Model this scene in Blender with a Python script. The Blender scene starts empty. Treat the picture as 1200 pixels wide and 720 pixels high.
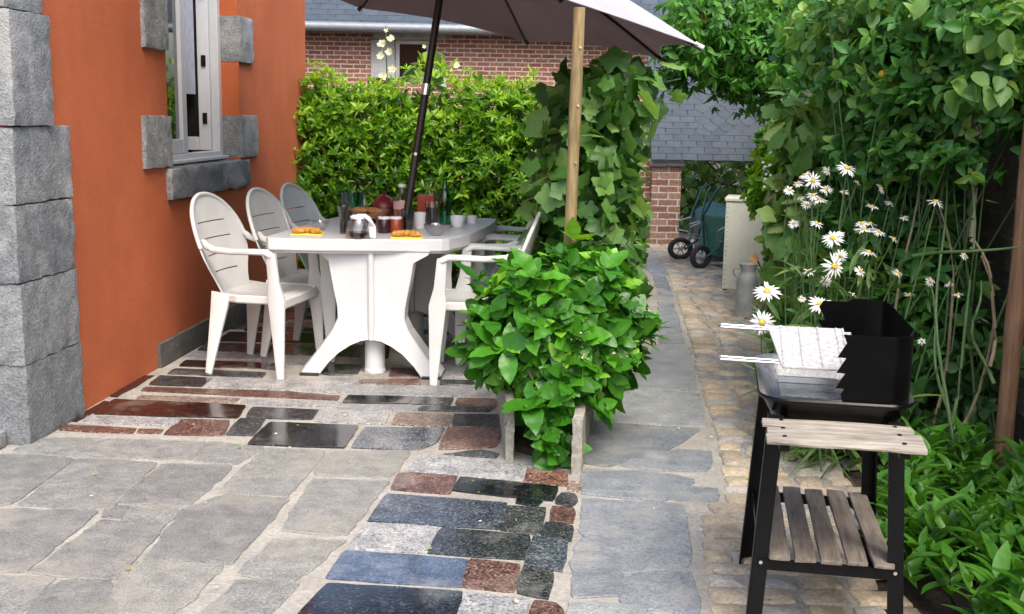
import bpy, bmesh, math, random
import numpy as np
from mathutils import Vector, Matrix, noise
random.seed(7); RNG = np.random.default_rng(7)
SC = bpy.context.scene
COL = SC.collection
R = math.radians

# ------------------------------------------------------------------ camera, sky, sun, exposure
FPX = 1313.0; PITCH = math.atan(226/FPX); ROLL = R(1.0); CH = 1.38
cd = bpy.data.cameras.new('camera'); cam = bpy.data.objects.new('camera', cd); COL.objects.link(cam)
cd.sensor_width = 36; cd.lens = FPX/1200*36; cd.clip_start = 0.05; cd.clip_end = 600
_F = Vector((0, math.cos(PITCH), -math.sin(PITCH))); _U = Vector((0, math.sin(PITCH), math.cos(PITCH))); _R = Vector((1, 0, 0))
_X = _R*math.cos(ROLL)+_U*math.sin(ROLL); _Y = -_R*math.sin(ROLL)+_U*math.cos(ROLL)
cam.matrix_world = Matrix(((_X.x, _Y.x, -_F.x, 0), (_X.y, _Y.y, -_F.y, 0), (_X.z, _Y.z, -_F.z, CH), (0, 0, 0, 1)))
SC.camera = cam
SUN_EL = R(54); SUN_AZ = R(160)
w = bpy.data.worlds.new("World"); SC.world = w; w.use_nodes = True
nt = w.node_tree; sky = nt.nodes.new('ShaderNodeTexSky'); sky.sky_type = 'NISHITA'; sky.sun_disc = False
sky.sun_elevation = SUN_EL; sky.sun_rotation = SUN_AZ; sky.air_density = 1.0; sky.dust_density = 4.0; sky.ozone_density = 0.6
nt.links.new(sky.outputs[0], nt.nodes['Background'].inputs[0]); nt.nodes['Background'].inputs[1].default_value = 0.15
sl = bpy.data.lights.new('sun', 'SUN'); sl.energy = 1.0; sl.angle = R(32); sl.color = (1, .95, .87)
so = bpy.data.objects.new('sun', sl); COL.objects.link(so)
sd = Vector((math.sin(SUN_AZ)*math.cos(SUN_EL), math.cos(SUN_AZ)*math.cos(SUN_EL), math.sin(SUN_EL)))
so.rotation_euler = sd.to_track_quat('Z', 'Y').to_euler(); so.location = (0, -5, 12)
SC.view_settings.view_transform = 'Standard'; SC.view_settings.look = 'None'
SC.view_settings.exposure = 1.55; SC.view_settings.gamma = 1; SC.view_settings.use_curve_mapping = False
SC.render.engine = 'CYCLES'

# ------------------------------------------------------------------ surveying helpers (turn a measured point into metres)
def _ray(x, y):
    dx, dy = x-600, y-360
    u = dx*math.cos(ROLL)+dy*math.sin(ROLL); v = -dx*math.sin(ROLL)+dy*math.cos(ROLL)
    return _R*u-_U*v+_F*FPX
def G(x, y, z=0.0):
    r = _ray(x, y); t = (z-CH)/r.z; return Vector((r.x*t, r.y*t, z))
def D(x, y, Y):
    r = _ray(x, y); t = Y/r.y; return Vector((r.x*t, Y, CH+r.z*t))

# ------------------------------------------------------------------ materials
def newmat(name):
    m = bpy.data.materials.new(name); m.use_nodes = True
    nt = m.node_tree; return m, nt, nt.nodes['Principled BSDF'], nt.nodes, nt.links
def ramp(nodes, stops):
    r = nodes.new('ShaderNodeValToRGB'); e = r.color_ramp.elements
    while len(e) < len(stops): e.new(.5)
    for i, (p, c) in enumerate(stops): e[i].position = p; e[i].color = (*c, 1)
    return r
def coords(nodes): return nodes.new('ShaderNodeTexCoord').outputs['Object']
def geo(nodes): return nodes.new('ShaderNodeNewGeometry').outputs['Position']
def noisenode(nodes, links, vec, scale, detail=4, rough=.55):
    n = nodes.new('ShaderNodeTexNoise'); n.inputs['Scale'].default_value = scale; n.inputs['Detail'].default_value = detail
    n.inputs['Roughness'].default_value = rough; links.new(vec, n.inputs['Vector']); return n
def mixc(nodes, links, fac, a, b, mode='MIX'):
    m = nodes.new('ShaderNodeMix'); m.data_type = 'RGBA'; m.blend_type = mode
    for s, v in ((m.inputs[0], fac), (m.inputs[6], a), (m.inputs[7], b)):
        if hasattr(v, 'links'): links.new(v, s)
        elif isinstance(v, (int, float)): s.default_value = v
        else: s.default_value = (*v, 1)
    return m.outputs[2]
def bump(nodes, links, b, h, strength=.4, dist=.01):
    n = nodes.new('ShaderNodeBump'); n.inputs['Strength'].default_value = strength; n.inputs['Distance'].default_value = dist
    links.new(h, n.inputs['Height']); links.new(n.outputs[0], b.inputs['Normal'])
def plain(name, col, rough=.5, metal=0, var=.12, scale=20, bmp=0.0, spec=.5, bscale=None):
    m, nt, b, N, L = newmat(name)
    v = coords(N); n = noisenode(N, L, v, scale)
    a = tuple(c*(1-var) for c in col); c2 = tuple(min(1, c*(1+var)) for c in col)
    r = ramp(N, [(.3, a), (.7, c2)]); L.new(n.outputs[0], r.inputs[0]); L.new(r.outputs[0], b.inputs['Base Color'])
    b.inputs['Roughness'].default_value = rough; b.inputs['Metallic'].default_value = metal; b.inputs['Specular IOR Level'].default_value = spec
    if bmp:
        n2 = noisenode(N, L, v, bscale or scale*4, 5); bump(N, L, b, n2.outputs[0], bmp, .004)
    return m
def stone(name, dark, light, rough=.75, fine=90, coarse=6, speck=.5, bmp=.5, rvar=.15, attr=True, stain=None):
    """natural stone: coarse mottling x fine grain, tone shifted per stone by the 'tint' attribute"""
    m, nt, b, N, L = newmat(name)
    v = geo(N); n1 = noisenode(N, L, v, coarse, 6, .65); n2 = noisenode(N, L, v, fine, 3, .7)
    r1 = ramp(N, [(.28, dark), (.72, light)]); L.new(n1.outputs[0], r1.inputs[0])
    lo = tuple([1-speck]*3); hi = tuple([1+speck]*3)
    r2 = ramp(N, [(.33, lo), (.67, (1, 1, 1))]); L.new(n2.outputs[0], r2.inputs[0])
    c = mixc(N, L, 1.0, r1.outputs[0], r2.outputs[0], 'MULTIPLY')
    if attr:
        a = N.new('ShaderNodeAttribute'); a.attribute_name = 'tint'
        r3 = ramp(N, [(0, (.70, .71, .73)), (.5, (.95, .95, .95)), (1, (1.15, 1.13, 1.07))]); L.new(a.outputs['Fac'], r3.inputs[0])
        c = mixc(N, L, 1.0, c, r3.outputs[0], 'MULTIPLY')
    if stain:
        n4 = noisenode(N, L, v, 2.3, 5, .7); r4 = ramp(N, [(.5, (0, 0, 0)), (.62, (1, 1, 1))]); L.new(n4.outputs[0], r4.inputs[0])
        mm = N.new('ShaderNodeMath'); mm.operation = 'MULTIPLY'; mm.inputs[1].default_value = .55; L.new(r4.outputs[0], mm.inputs[0])
        c = mixc(N, L, mm.outputs[0], c, stain)
    L.new(c, b.inputs['Base Color'])
    rr = N.new('ShaderNodeMapRange'); rr.inputs[1].default_value = .3; rr.inputs[2].default_value = .7
    rr.inputs[3].default_value = max(.03, rough-rvar); rr.inputs[4].default_value = rough+rvar
    n3 = noisenode(N, L, v, 9, 4); L.new(n3.outputs[0], rr.inputs[0]); L.new(rr.outputs[0], b.inputs['Roughness'])
    if bmp:
        ad = N.new('ShaderNodeMath'); ad.operation = 'ADD'; L.new(n1.outputs[0], ad.inputs[0]); L.new(n2.outputs[0], ad.inputs[1])
        bump(N, L, b, ad.outputs[0], bmp, .006)
    return m
def granite(name, cols, rough=.4, rvar=.1, cell=170, bmp=.15):
    """granite: interlocked crystals of three or four minerals, tone shifted per stone"""
    m, nt, b, N, L = newmat(name); v = geo(N)
    vo = N.new('ShaderNodeTexVoronoi'); vo.inputs['Scale'].default_value = cell; L.new(v, vo.inputs['Vector'])
    sp = N.new('ShaderNodeSeparateColor'); L.new(vo.outputs['Color'], sp.inputs[0])
    r1 = ramp(N, cols); r1.color_ramp.interpolation = 'CONSTANT'; L.new(sp.outputs[0], r1.inputs[0])
    n = noisenode(N, L, v, 12, 5, .6); r2 = ramp(N, [(.3, (.6, .6, .62)), (.7, (1.15, 1.13, 1.1))]); L.new(n.outputs[0], r2.inputs[0])
    c = mixc(N, L, 1.0, r1.outputs[0], r2.outputs[0], 'MULTIPLY')
    a = N.new('ShaderNodeAttribute'); a.attribute_name = 'tint'; r3 = ramp(N, [(0, (.65, .66, .7)), (1, (1.2, 1.17, 1.12))]); L.new(a.outputs['Fac'], r3.inputs[0])
    c = mixc(N, L, 1.0, c, r3.outputs[0], 'MULTIPLY')
    n2 = noisenode(N, L, v, 3, 5, .7); r4 = ramp(N, [(.52, (0, 0, 0)), (.75, (.35, .35, .35))]); L.new(n2.outputs[0], r4.inputs[0]); c = mixc(N, L, r4.outputs[0], c, (.33, .31, .27))
    L.new(c, b.inputs['Base Color'])
    rr = N.new('ShaderNodeMapRange'); rr.inputs[1].default_value = .3; rr.inputs[2].default_value = .7; rr.inputs[3].default_value = max(.04, rough-rvar); rr.inputs[4].default_value = rough+rvar
    n3 = noisenode(N, L, v, 7, 5); L.new(n3.outputs[0], rr.inputs[0]); L.new(rr.outputs[0], b.inputs['Roughness'])
    n5 = noisenode(N, L, v, 60, 4); bump(N, L, b, n5.outputs[0], bmp, .005); return m
def leafmat(name, stops, rough=.42, trans=.35, tcol=None, spec=.45):
    m, nt, b, N, L = newmat(name)
    a = N.new('ShaderNodeAttribute'); a.attribute_name = 'tint'
    r = ramp(N, stops); L.new(a.outputs['Fac'], r.inputs[0])
    v = geo(N); n = noisenode(N, L, v, 40, 3); rr = ramp(N, [(.3, (.8, .8, .8)), (.7, (1, 1, 1))]); L.new(n.outputs[0], rr.inputs[0])
    c = mixc(N, L, 1.0, r.outputs[0], rr.outputs[0], 'MULTIPLY')
    L.new(c, b.inputs['Base Color']); b.inputs['Roughness'].default_value = rough; b.inputs['Specular IOR Level'].default_value = spec
    bump(N, L, b, n.outputs[0], .35, .006)
    t = N.new('ShaderNodeBsdfTranslucent'); c2 = mixc(N, L, 1.0, c, tcol or (1.0, 1.0, .35), 'MULTIPLY'); 
    g = N.new('ShaderNodeGamma'); g.inputs[1].default_value = .85; L.new(c2, g.inputs[0]); L.new(g.outputs[0], t.inputs[0])
    mx = N.new('ShaderNodeMixShader'); mx.inputs[0].default_value = trans
    L.new(b.outputs[0], mx.inputs[1]); L.new(t.outputs[0], mx.inputs[2]); L.new(mx.outputs[0], N['Material Output'].inputs[0])
    return m
def glassmat(name, col=(1, 1, 1), rough=.03, ior=1.45):
    """thin-walled glass: tinted see-through plus fresnel reflection"""
    m, nt, b, N, L = newmat(name); v = coords(N); n = noisenode(N, L, v, 8)
    r = ramp(N, [(.3, tuple(c*.93 for c in col)), (.7, tuple(c*.98 for c in col))]); L.new(n.outputs[0], r.inputs[0])
    t = N.new('ShaderNodeBsdfTransparent'); L.new(r.outputs[0], t.inputs[0]); g = N.new('ShaderNodeBsdfGlossy'); g.inputs['Roughness'].default_value = rough
    lw = N.new('ShaderNodeLayerWeight'); lw.inputs['Blend'].default_value = .25; mr = N.new('ShaderNodeMapRange'); mr.inputs[3].default_value = .06; mr.inputs[4].default_value = .75; L.new(lw.outputs['Facing'], mr.inputs[0])
    mx = N.new('ShaderNodeMixShader'); L.new(mr.outputs[0], mx.inputs[0]); L.new(t.outputs[0], mx.inputs[1]); L.new(g.outputs[0], mx.inputs[2]); L.new(mx.outputs[0], N['Material Output'].inputs[0]); return m
def woodmat(name, a, c, axis='Z', rough=.75, scale=9, bmp=.5, crack=.25):
    m, nt, b, N, L = newmat(name); v = coords(N)
    mp = N.new('ShaderNodeMapping'); s = {'X': (.08, 1, 1), 'Y': (1, .08, 1), 'Z': (1, 1, .08)}[axis]; mp.inputs['Scale'].default_value = s
    L.new(v, mp.inputs[0]); n = noisenode(N, L, mp.outputs[0], scale*8, 6, .7)
    r = ramp(N, [(.25, tuple(x*crack for x in a)), (.4, a), (.7, c)]); L.new(n.outputs[0], r.inputs[0])
    n2 = noisenode(N, L, v, 5, 4); r2 = ramp(N, [(.3, (.6, .6, .6)), (.7, (1, 1, 1))]); L.new(n2.outputs[0], r2.inputs[0])
    cc = mixc(N, L, 1.0, r.outputs[0], r2.outputs[0], 'MULTIPLY'); L.new(cc, b.inputs['Base Color'])
    b.inputs['Roughness'].default_value = rough; bump(N, L, b, n.outputs[0], bmp, .003); return m
def brickmat(name, bw=.22, bh=.075, c1=(.23, .075, .045), c2=(.36, .15, .09), mortar=(.5, .46, .4), axes='XZ'):
    m, nt, b, N, L = newmat(name); v = coords(N)
    sp = N.new('ShaderNodeSeparateXYZ'); L.new(v, sp.inputs[0]); ad = N.new('ShaderNodeMath'); L.new(sp.outputs[0], ad.inputs[0]); L.new(sp.outputs[1], ad.inputs[1])
    cb = N.new('ShaderNodeCombineXYZ'); L.new(ad.outputs[0], cb.inputs[0]); L.new(sp.outputs[2], cb.inputs[1])
    nd = noisenode(N, L, v, 14, 3); 
    mv = N.new('ShaderNodeMix'); mv.data_type = 'VECTOR'; mv.blend_type = 'ADD' if hasattr(mv, 'blend_type') else 'MIX'
    vm = N.new('ShaderNodeVectorMath'); vm.operation = 'MULTIPLY_ADD'; L.new(nd.outputs['Color'], vm.inputs[0]); vm.inputs[1].default_value = (.012, .012, 0); L.new(cb.outputs[0], vm.inputs[2])
    N.remove(mv)
    t = N.new('ShaderNodeTexBrick'); L.new(vm.outputs[0], t.inputs['Vector']); t.inputs['Scale'].default_value = 1
    t.inputs['Brick Width'].default_value = bw; t.inputs['Row Height'].default_value = bh; t.inputs['Mortar Size'].default_value = .0085; t.inputs['Mortar Smooth'].default_value = .3
    t.inputs['Color1'].default_value = (*c1, 1); t.inputs['Color2'].default_value = (*c2, 1); t.inputs['Mortar'].default_value = (*mortar, 1); t.inputs['Bias'].default_value = -.1
    n = noisenode(N, L, v, 30, 4); r = ramp(N, [(.25, (.55, .5, .5)), (.7, (1, 1, 1))]); L.new(n.outputs[0], r.inputs[0])
    c = mixc(N, L, 1.0, t.outputs[0], r.outputs[0], 'MULTIPLY'); L.new(c, b.inputs['Base Color']); b.inputs['Roughness'].default_value = .9
    iv = N.new('ShaderNodeMath'); iv.operation = 'SUBTRACT'; iv.inputs[0].default_value = 1; L.new(t.outputs['Fac'], iv.inputs[1])
    ad2 = N.new('ShaderNodeMath'); L.new(iv.outputs[0], ad2.inputs[0]); L.new(n.outputs[0], ad2.inputs[1]); bump(N, L, b, ad2.outputs[0], .8, .01)
    return m

M = {}
M['mortar'] = stone('mortar', (.25, .235, .20), (.42, .395, .35), .9, 60, 5, .35, .9, .05, attr=False)
M['flag'] = stone('grey_flagstone', (.235, .24, .228), (.43, .425, .395), .45, 140, 14, .65, 1.2, .2, stain=(.30, .28, .235))
M['blueslab'] = stone('blue_limestone', (.22, .242, .258), (.37, .39, .405), .5, 110, 8, .55, .9, .2, stain=(.33, .32, .29))
M['g_grey'] = granite('grey_granite', [(0, (.10, .105, .11)), (.15, (.2, .21, .22)), (.45, (.27, .28, .295)), (.8, (.36, .365, .37))], .45, .12)
M['g_blue'] = granite('blue_granite', [(0, (.018, .025, .035)), (.3, (.06, .072, .092)), (.65, (.105, .122, .15)), (.88, (.18, .2, .23))], .22, .1)
M['g_black'] = granite('polished_black_granite', [(0, (.006, .007, .009)), (.5, (.014, .015, .018)), (.85, (.035, .037, .04)), (.97, (.09, .09, .09))], .13, .06, bmp=.05)
M['g_dark'] = granite('dark_granite', [(0, (.012, .014, .016)), (.35, (.045, .05, .055)), (.75, (.085, .09, .094)), (.93, (.14, .14, .14))], .22, .1)
M['g_red'] = granite('red_granite', [(0, (.03, .015, .012)), (.25, (.105, .05, .038)), (.6, (.19, .095, .07)), (.88, (.30, .2, .165))], .42, .12)
M['g_dred'] = granite('polished_dark_red_granite', [(0, (.010, .004, .004)), (.4, (.03, .012, .011)), (.8, (.065, .03, .026)), (.95, (.1, .06, .05))], .15, .06, bmp=.05)
M['g_tan'] = granite('tan_granite', [(0, (.07, .05, .04)), (.3, (.25, .18, .14)), (.65, (.38, .29, .22)), (.9, (.5, .42, .35))], .45, .12)
M['g_skyblue'] = granite('sky_reflecting_blue_granite', [(0, (.05, .07, .11)), (.3, (.075, .098, .14)), (.7, (.095, .12, .17)), (.9, (.14, .165, .21))], .13, .06, bmp=.05)  # sky's reflection is put into the blue of this stone's colour
M['cobble'] = stone('sandstone_cobble', (.30, .24, .165), (.56, .47, .35), .8, 70, 9, .4, .9, .1)
M['cobble_grey'] = stone('grey_cobble', (.27, .25, .22), (.5, .47, .42), .8, 70, 9, .4, .9, .1)
M['soil'] = stone('soil', (.035, .024, .016), (.085, .06, .04), .95, 40, 3, .6, 1.0, .03, attr=False)
M['quoin'] = stone('grey_quoin_stone', (.15, .158, .165), (.32, .33, .335), .8, 85, 13, .45, 1.3, .1, stain=(.36, .36, .345))
M['stucco'] = stone('orange_stucco', (.47, .105, .030), (.58, .145, .042), .88, 190, 1.6, .4, .9, .05, attr=False)
def stucco(name):
    m, nt, b, N, L = newmat(name); v = geo(N); n1 = noisenode(N, L, v, 1.7, 7, .7); r1 = ramp(N, [(.3, (.41, .090, .027)), (.5, (.46, .108, .032)), (.72, (.52, .132, .042))]); L.new(n1.outputs[0], r1.inputs[0])
    n2 = noisenode(N, L, v, 230, 3, .8); r2 = ramp(N, [(.35, (.72, .68, .66)), (.6, (1, 1, 1)), (.78, (1.12, 1.15, 1.2))]); L.new(n2.outputs[0], r2.inputs[0]); c = mixc(N, L, 1.0, r1.outputs[0], r2.outputs[0], 'MULTIPLY')
    mp = N.new('ShaderNodeMapping'); mp.inputs['Scale'].default_value = (1, 1, .12); L.new(v, mp.inputs[0]); n3 = noisenode(N, L, mp.outputs[0], 9, 5, .65); r3 = ramp(N, [(.35, (.9, .88, .86)), (.6, (1, 1, 1))]); L.new(n3.outputs[0], r3.inputs[0]); c = mixc(N, L, .5, c, r3.outputs[0], 'MULTIPLY')
    L.new(c, b.inputs['Base Color']); b.inputs['Roughness'].default_value = .9; n4 = noisenode(N, L, v, 28, 6, .8); ad = N.new('ShaderNodeMath'); L.new(n2.outputs[0], ad.inputs[0]); L.new(n4.outputs[0], ad.inputs[1]); bump(N, L, b, ad.outputs[0], .7, .006); return m
M['stucco'] = stucco('orange_stucco_finish')
M['plinth'] = stone('dark_plinth_stone', (.05, .048, .042), (.13, .125, .11), .85, 60, 6, .4, .8, .05, attr=False)
M['upvc'] = plain('white_window_frame', (.46, .47, .49), .35, var=.04)
M['white_plastic'] = plain('white_moulded_plastic', (.54, .54, .52), .42, var=.07, scale=6, bmp=.12, bscale=260)
M['table_plastic'] = plain('white_table_plastic', (.55, .55, .55), .36, var=.05, scale=5, bmp=.06, bscale=200)
M['black_enamel'] = plain('black_enamel', (.0018, .0018, .002), .25, var=.3, scale=15, bmp=.1, spec=.2)
M['black_paint'] = plain('black_painted_steel', (.0022, .0022, .0026), .4, var=.35, scale=30, bmp=.2, spec=.2)
M['pan_inside'] = stone('ash_grey_enamel', (.05, .055, .065), (.2, .21, .235), .3, 80, 12, .5, .3, .1, attr=False)
M['steel'] = plain('bright_steel', (.72, .73, .75), .25, 1, .06)
M['alloy'] = plain('ash_coated_grill_metal', (.46, .45, .44), .6, .2, .35, 90, .8)
M['galv'] = stone('dull_milk_can_metal', (.2, .205, .205), (.4, .41, .41), .5, 60, 6, .2, .2, .1, attr=False)
M['grey_wood'] = woodmat('weathered_grey_wood', (.27, .235, .19), (.48, .44, .38), 'X', .85)
M['grey_wood_y'] = woodmat('weathered_brown_wood', (.14, .115, .09), (.27, .225, .18), 'Y', .85)
M['post_wood'] = woodmat('greenish_treated_pine', (.20, .14, .055), (.36, .27, .13), 'Z', .8)
M['red_post'] = woodmat('reddish_brown_post_wood', (.16, .08, .04), (.28, .15, .08), 'Z', .8)
M['dark_pole'] = woodmat('dark_stained_pole', (.018, .011, .008), (.045, .028, .022), 'Z', .4)
M['fence_wood'] = woodmat('dark_fence_board', (.13, .105, .085), (.26, .215, .175), 'Y', .9)
def fabric(name, col, tr):
    m, nt, b, N, L = newmat(name); v = coords(N); n = noisenode(N, L, v, 4); r = ramp(N, [(.3, tuple(c*.93 for c in col)), (.7, tuple(c*1.05 for c in col))]); L.new(n.outputs[0], r.inputs[0]); L.new(r.outputs[0], b.inputs['Base Color']); b.inputs['Roughness'].default_value = .9
    n2 = noisenode(N, L, v, 400, 2); bump(N, L, b, n2.outputs[0], .3, .002)
    t = N.new('ShaderNodeBsdfTranslucent'); L.new(r.outputs[0], t.inputs[0]); mx = N.new('ShaderNodeMixShader'); mx.inputs[0].default_value = tr
    L.new(b.outputs[0], mx.inputs[1]); L.new(t.outputs[0], mx.inputs[2]); L.new(mx.outputs[0], N['Material Output'].inputs[0]); return m
M['canopy_in'] = fabric('brown_canopy_fabric', (.32, .235, .215), .5); M['canopy_out'] = fabric('sky_lit_canopy_fabric', (.43, .43, .47), .3)  # outer layer coloured paler to carry the sky's brightness on top
M['brick'] = brickmat('brown_red_brick', .17, .057, (.26, .10, .07), (.40, .18, .12), (.62, .54, .45))
M['brick2'] = brickmat('pillar_brick', .21, .072, (.22, .11, .08), (.38, .24, .18), (.56, .52, .46))
M['lintel'] = stone('pale_lintel_stone', (.30, .30, .29), (.5, .5, .48), .8, 40, 5, .2, .5, .05, attr=False)
M['zinc'] = plain('zinc_gutter', (.2, .22, .24), .5, .3)
M['dark_room'] = plain('dark_interior', (.02, .02, .022), .9)
M['curtain_reflection'] = plain('grey_curtain_reflection', (.38, .39, .45), .85)  # grey of a curtain mirrored in glass, given as plain colour
M['cream_metal'] = stone('cream_painted_metal', (.55, .56, .46), (.70, .70, .60), .55, 30, 3, .08, .1, .1, attr=False)
M['teal'] = plain('teal_painted_steel', (.012, .075, .095), .4, 0, .3, 12)
M['green_paint'] = plain('green_painted_steel', (.015, .10, .065), .4, 0, .3, 12)
M['rubber'] = plain('black_rubber', (.02, .02, .02), .8, 0, .3)
M['rim_grey'] = plain('grey_wheel_rim', (.35, .35, .34), .5, .4, .2)
M['concrete'] = stone('concrete_slab', (.25, .23, .19), (.44, .42, .37), .9, 60, 8, .4, .9, .05, attr=False, stain=(.14, .14, .09))
M['bark'] = woodmat('brown_bark', (.06, .04, .025), (.15, .11, .07), 'Z', .9, 5)
M['green_stem'] = plain('green_stem', (.065, .12, .035), .6, 0, .25)
M['vine_stem'] = plain('pale_brown_stem', (.17, .13, .075), .8, 0, .3)
M['petal_white'] = leafmat('white_petal', [(0, (.72, .72, .70)), (1, (.86, .86, .84))], .6, .25, (1, 1, 1))
M['petal_cream'] = leafmat('cream_petal', [(0, (.75, .74, .45)), (1, (.85, .85, .62))], .6, .3, (1, 1, .9))
M['petal_yellow'] = leafmat('yellow_petal', [(0, (.75, .45, .02)), (1, (.85, .62, .04))], .6, .25, (1, 1, .6))
M['petal_orange'] = leafmat('orange_petal', [(0, (.7, .25, .05)), (1, (.8, .45, .15))], .6, .25, (1, 1, .6))
M['petal_red'] = leafmat('salmon_petal', [(0, (.6, .12, .06)), (1, (.75, .3, .2))], .6, .25, (1, 1, .6))
M['daisy_eye'] = plain('yellow_disc', (.72, .42, .02), .8, 0, .2, 200, .6)
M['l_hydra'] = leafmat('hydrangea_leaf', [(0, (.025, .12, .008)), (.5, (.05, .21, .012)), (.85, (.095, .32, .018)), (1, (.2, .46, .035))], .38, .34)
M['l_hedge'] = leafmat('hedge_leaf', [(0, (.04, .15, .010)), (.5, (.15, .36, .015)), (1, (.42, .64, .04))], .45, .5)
M['l_vine'] = leafmat('vine_leaf', [(0, (.035, .11, .02)), (.6, (.11, .27, .055)), (1, (.26, .45, .12))], .45, .5)
M['l_tree'] = leafmat('tree_leaf', [(0, (.035, .13, .018)), (.6, (.06, .22, .028)), (1, (.13, .34, .045))], .45, .42)
M['l_rose'] = leafmat('rose_leaf', [(0, (.025, .10, .025)), (.55, (.075, .24, .045)), (.85, (.15, .36, .07)), (1, (.30, .50, .12))], .42, .5)
M['l_holly'] = leafmat('hollyhock_leaf', [(0, (.07, .17, .03)), (.6, (.18, .34, .07)), (.85, (.32, .45, .12)), (1, (.36, .34, .14))], .6, .35)
M['l_faded'] = leafmat('fading_leaf', [(0, (.06, .16, .025)), (.5, (.17, .33, .06)), (.8, (.34, .42, .13)), (1, (.36, .25, .10))], .6, .3)
M['l_lily'] = leafmat('broad_lance_leaf', [(0, (.035, .13, .012)), (.6, (.07, .23, .018)), (1, (.13, .34, .03))], .38, .35)
M['l_grass'] = leafmat('narrow_leaf', [(0, (.05, .12, .02)), (.6, (.10, .20, .04)), (1, (.2, .29, .07))], .5, .35)
M['l_ivy'] = leafmat('ivy_leaf', [(0, (.04, .11, .02)), (.6, (.17, .36, .07)), (1, (.34, .5, .18))], .35, .4)
M['l_shade'] = leafmat('shade_fill_leaf', [(0, (.025, .075, .02)), (.7, (.06, .16, .035)), (1, (.13, .25, .06))], .5, .4)  # leaf colour kept dark to stand in for shade between leaves
M['glass'] = glassmat('clear_glass'); M['pane'] = None
M['green_glass'] = glassmat('green_glass', (.08, .62, .36)); M['teal_glass'] = glassmat('teal_plastic', (.25, .7, .58), .1)
M['cola'] = plain('dark_drink', (.015, .006, .004), .1); M['coffee'] = plain('coffee', (.02, .01, .006), .1)
M['jam_dark'] = plain('dark_jam', (.035, .01, .015), .2); M['jam_red'] = plain('orange_red_jam', (.28, .045, .012), .25)
M['smoke_glass'] = glassmat('smoky_glass', (.5, .52, .53)); M['oil'] = plain('brown_syrup', (.34, .13, .05), .2)
M['red_card'] = plain('red_carton', (.42, .05, .012), .5); M['dark_red'] = plain('dark_red_enamel', (.16, .012, .015), .35)
M['pastry'] = stone('baked_pastry', (.42, .15, .02), (.75, .4, .08), .5, 90, 25, .3, .6, .1, attr=False)
M['yellow_paper'] = plain('yellow_paper', (.75, .66, .10), .8, 0, .05)
M['wicker'] = woodmat('brown_wicker', (.2, .09, .035), (.42, .22, .09), 'X', .7, 12)
M['bread'] = stone('bread_crust', (.25, .10, .03), (.45, .22, .08), .7, 60, 20, .3, .5, .1, attr=False)
M['china'] = plain('white_china', (.8, .8, .8), .15, 0, .02); M['label_blue'] = plain('blue_label', (.12, .25, .55), .4)
M['pink_label'] = plain('pinkish_label', (.62, .36, .3), .5); M['cap_white'] = plain('white_cap', (.75, .72, .7), .4)

def slate_mat(name, w_=.28, h_=.16, scal=False):
    m, nt, b, N, L = newmat(name)
    a = N.new('ShaderNodeAttribute'); a.attribute_name = 'tint'
    r = ramp(N, [(0, (.044, .060, .080)), (.5, (.051, .069, .090)), (1, (.060, .079, .101))]); L.new(a.outputs['Fac'], r.inputs[0])
    v = geo(N); n = noisenode(N, L, v, 18, 4); r2 = ramp(N, [(.3, (.8, .8, .8)), (.7, (1, 1, 1))]); L.new(n.outputs[0], r2.inputs[0])
    c = mixc(N, L, 1.0, r.outputs[0], r2.outputs[0], 'MULTIPLY'); L.new(c, b.inputs['Base Color']); b.inputs['Roughness'].default_value = .72; b.inputs['Specular IOR Level'].default_value = .3
    bump(N, L, b, n.outputs[0], .3, .005); return m
M['slate'] = slate_mat('slate_tile')
def pane_mat():
    m, nt, b, N, L = newmat('reflecting_window_glass'); v = geo(N); n = noisenode(N, L, v, 3)
    r = ramp(N, [(.3, (.012, .014, .014)), (.7, (.02, .022, .022))]); L.new(n.outputs[0], r.inputs[0]); L.new(r.outputs[0], b.inputs['Base Color'])
    b.inputs['Roughness'].default_value = .03; b.inputs['Specular IOR Level'].default_value = 1.0; b.inputs['Coat Weight'].default_value = .6; b.inputs['Coat Roughness'].default_value = .02
    return m
M['pane'] = pane_mat()

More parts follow.
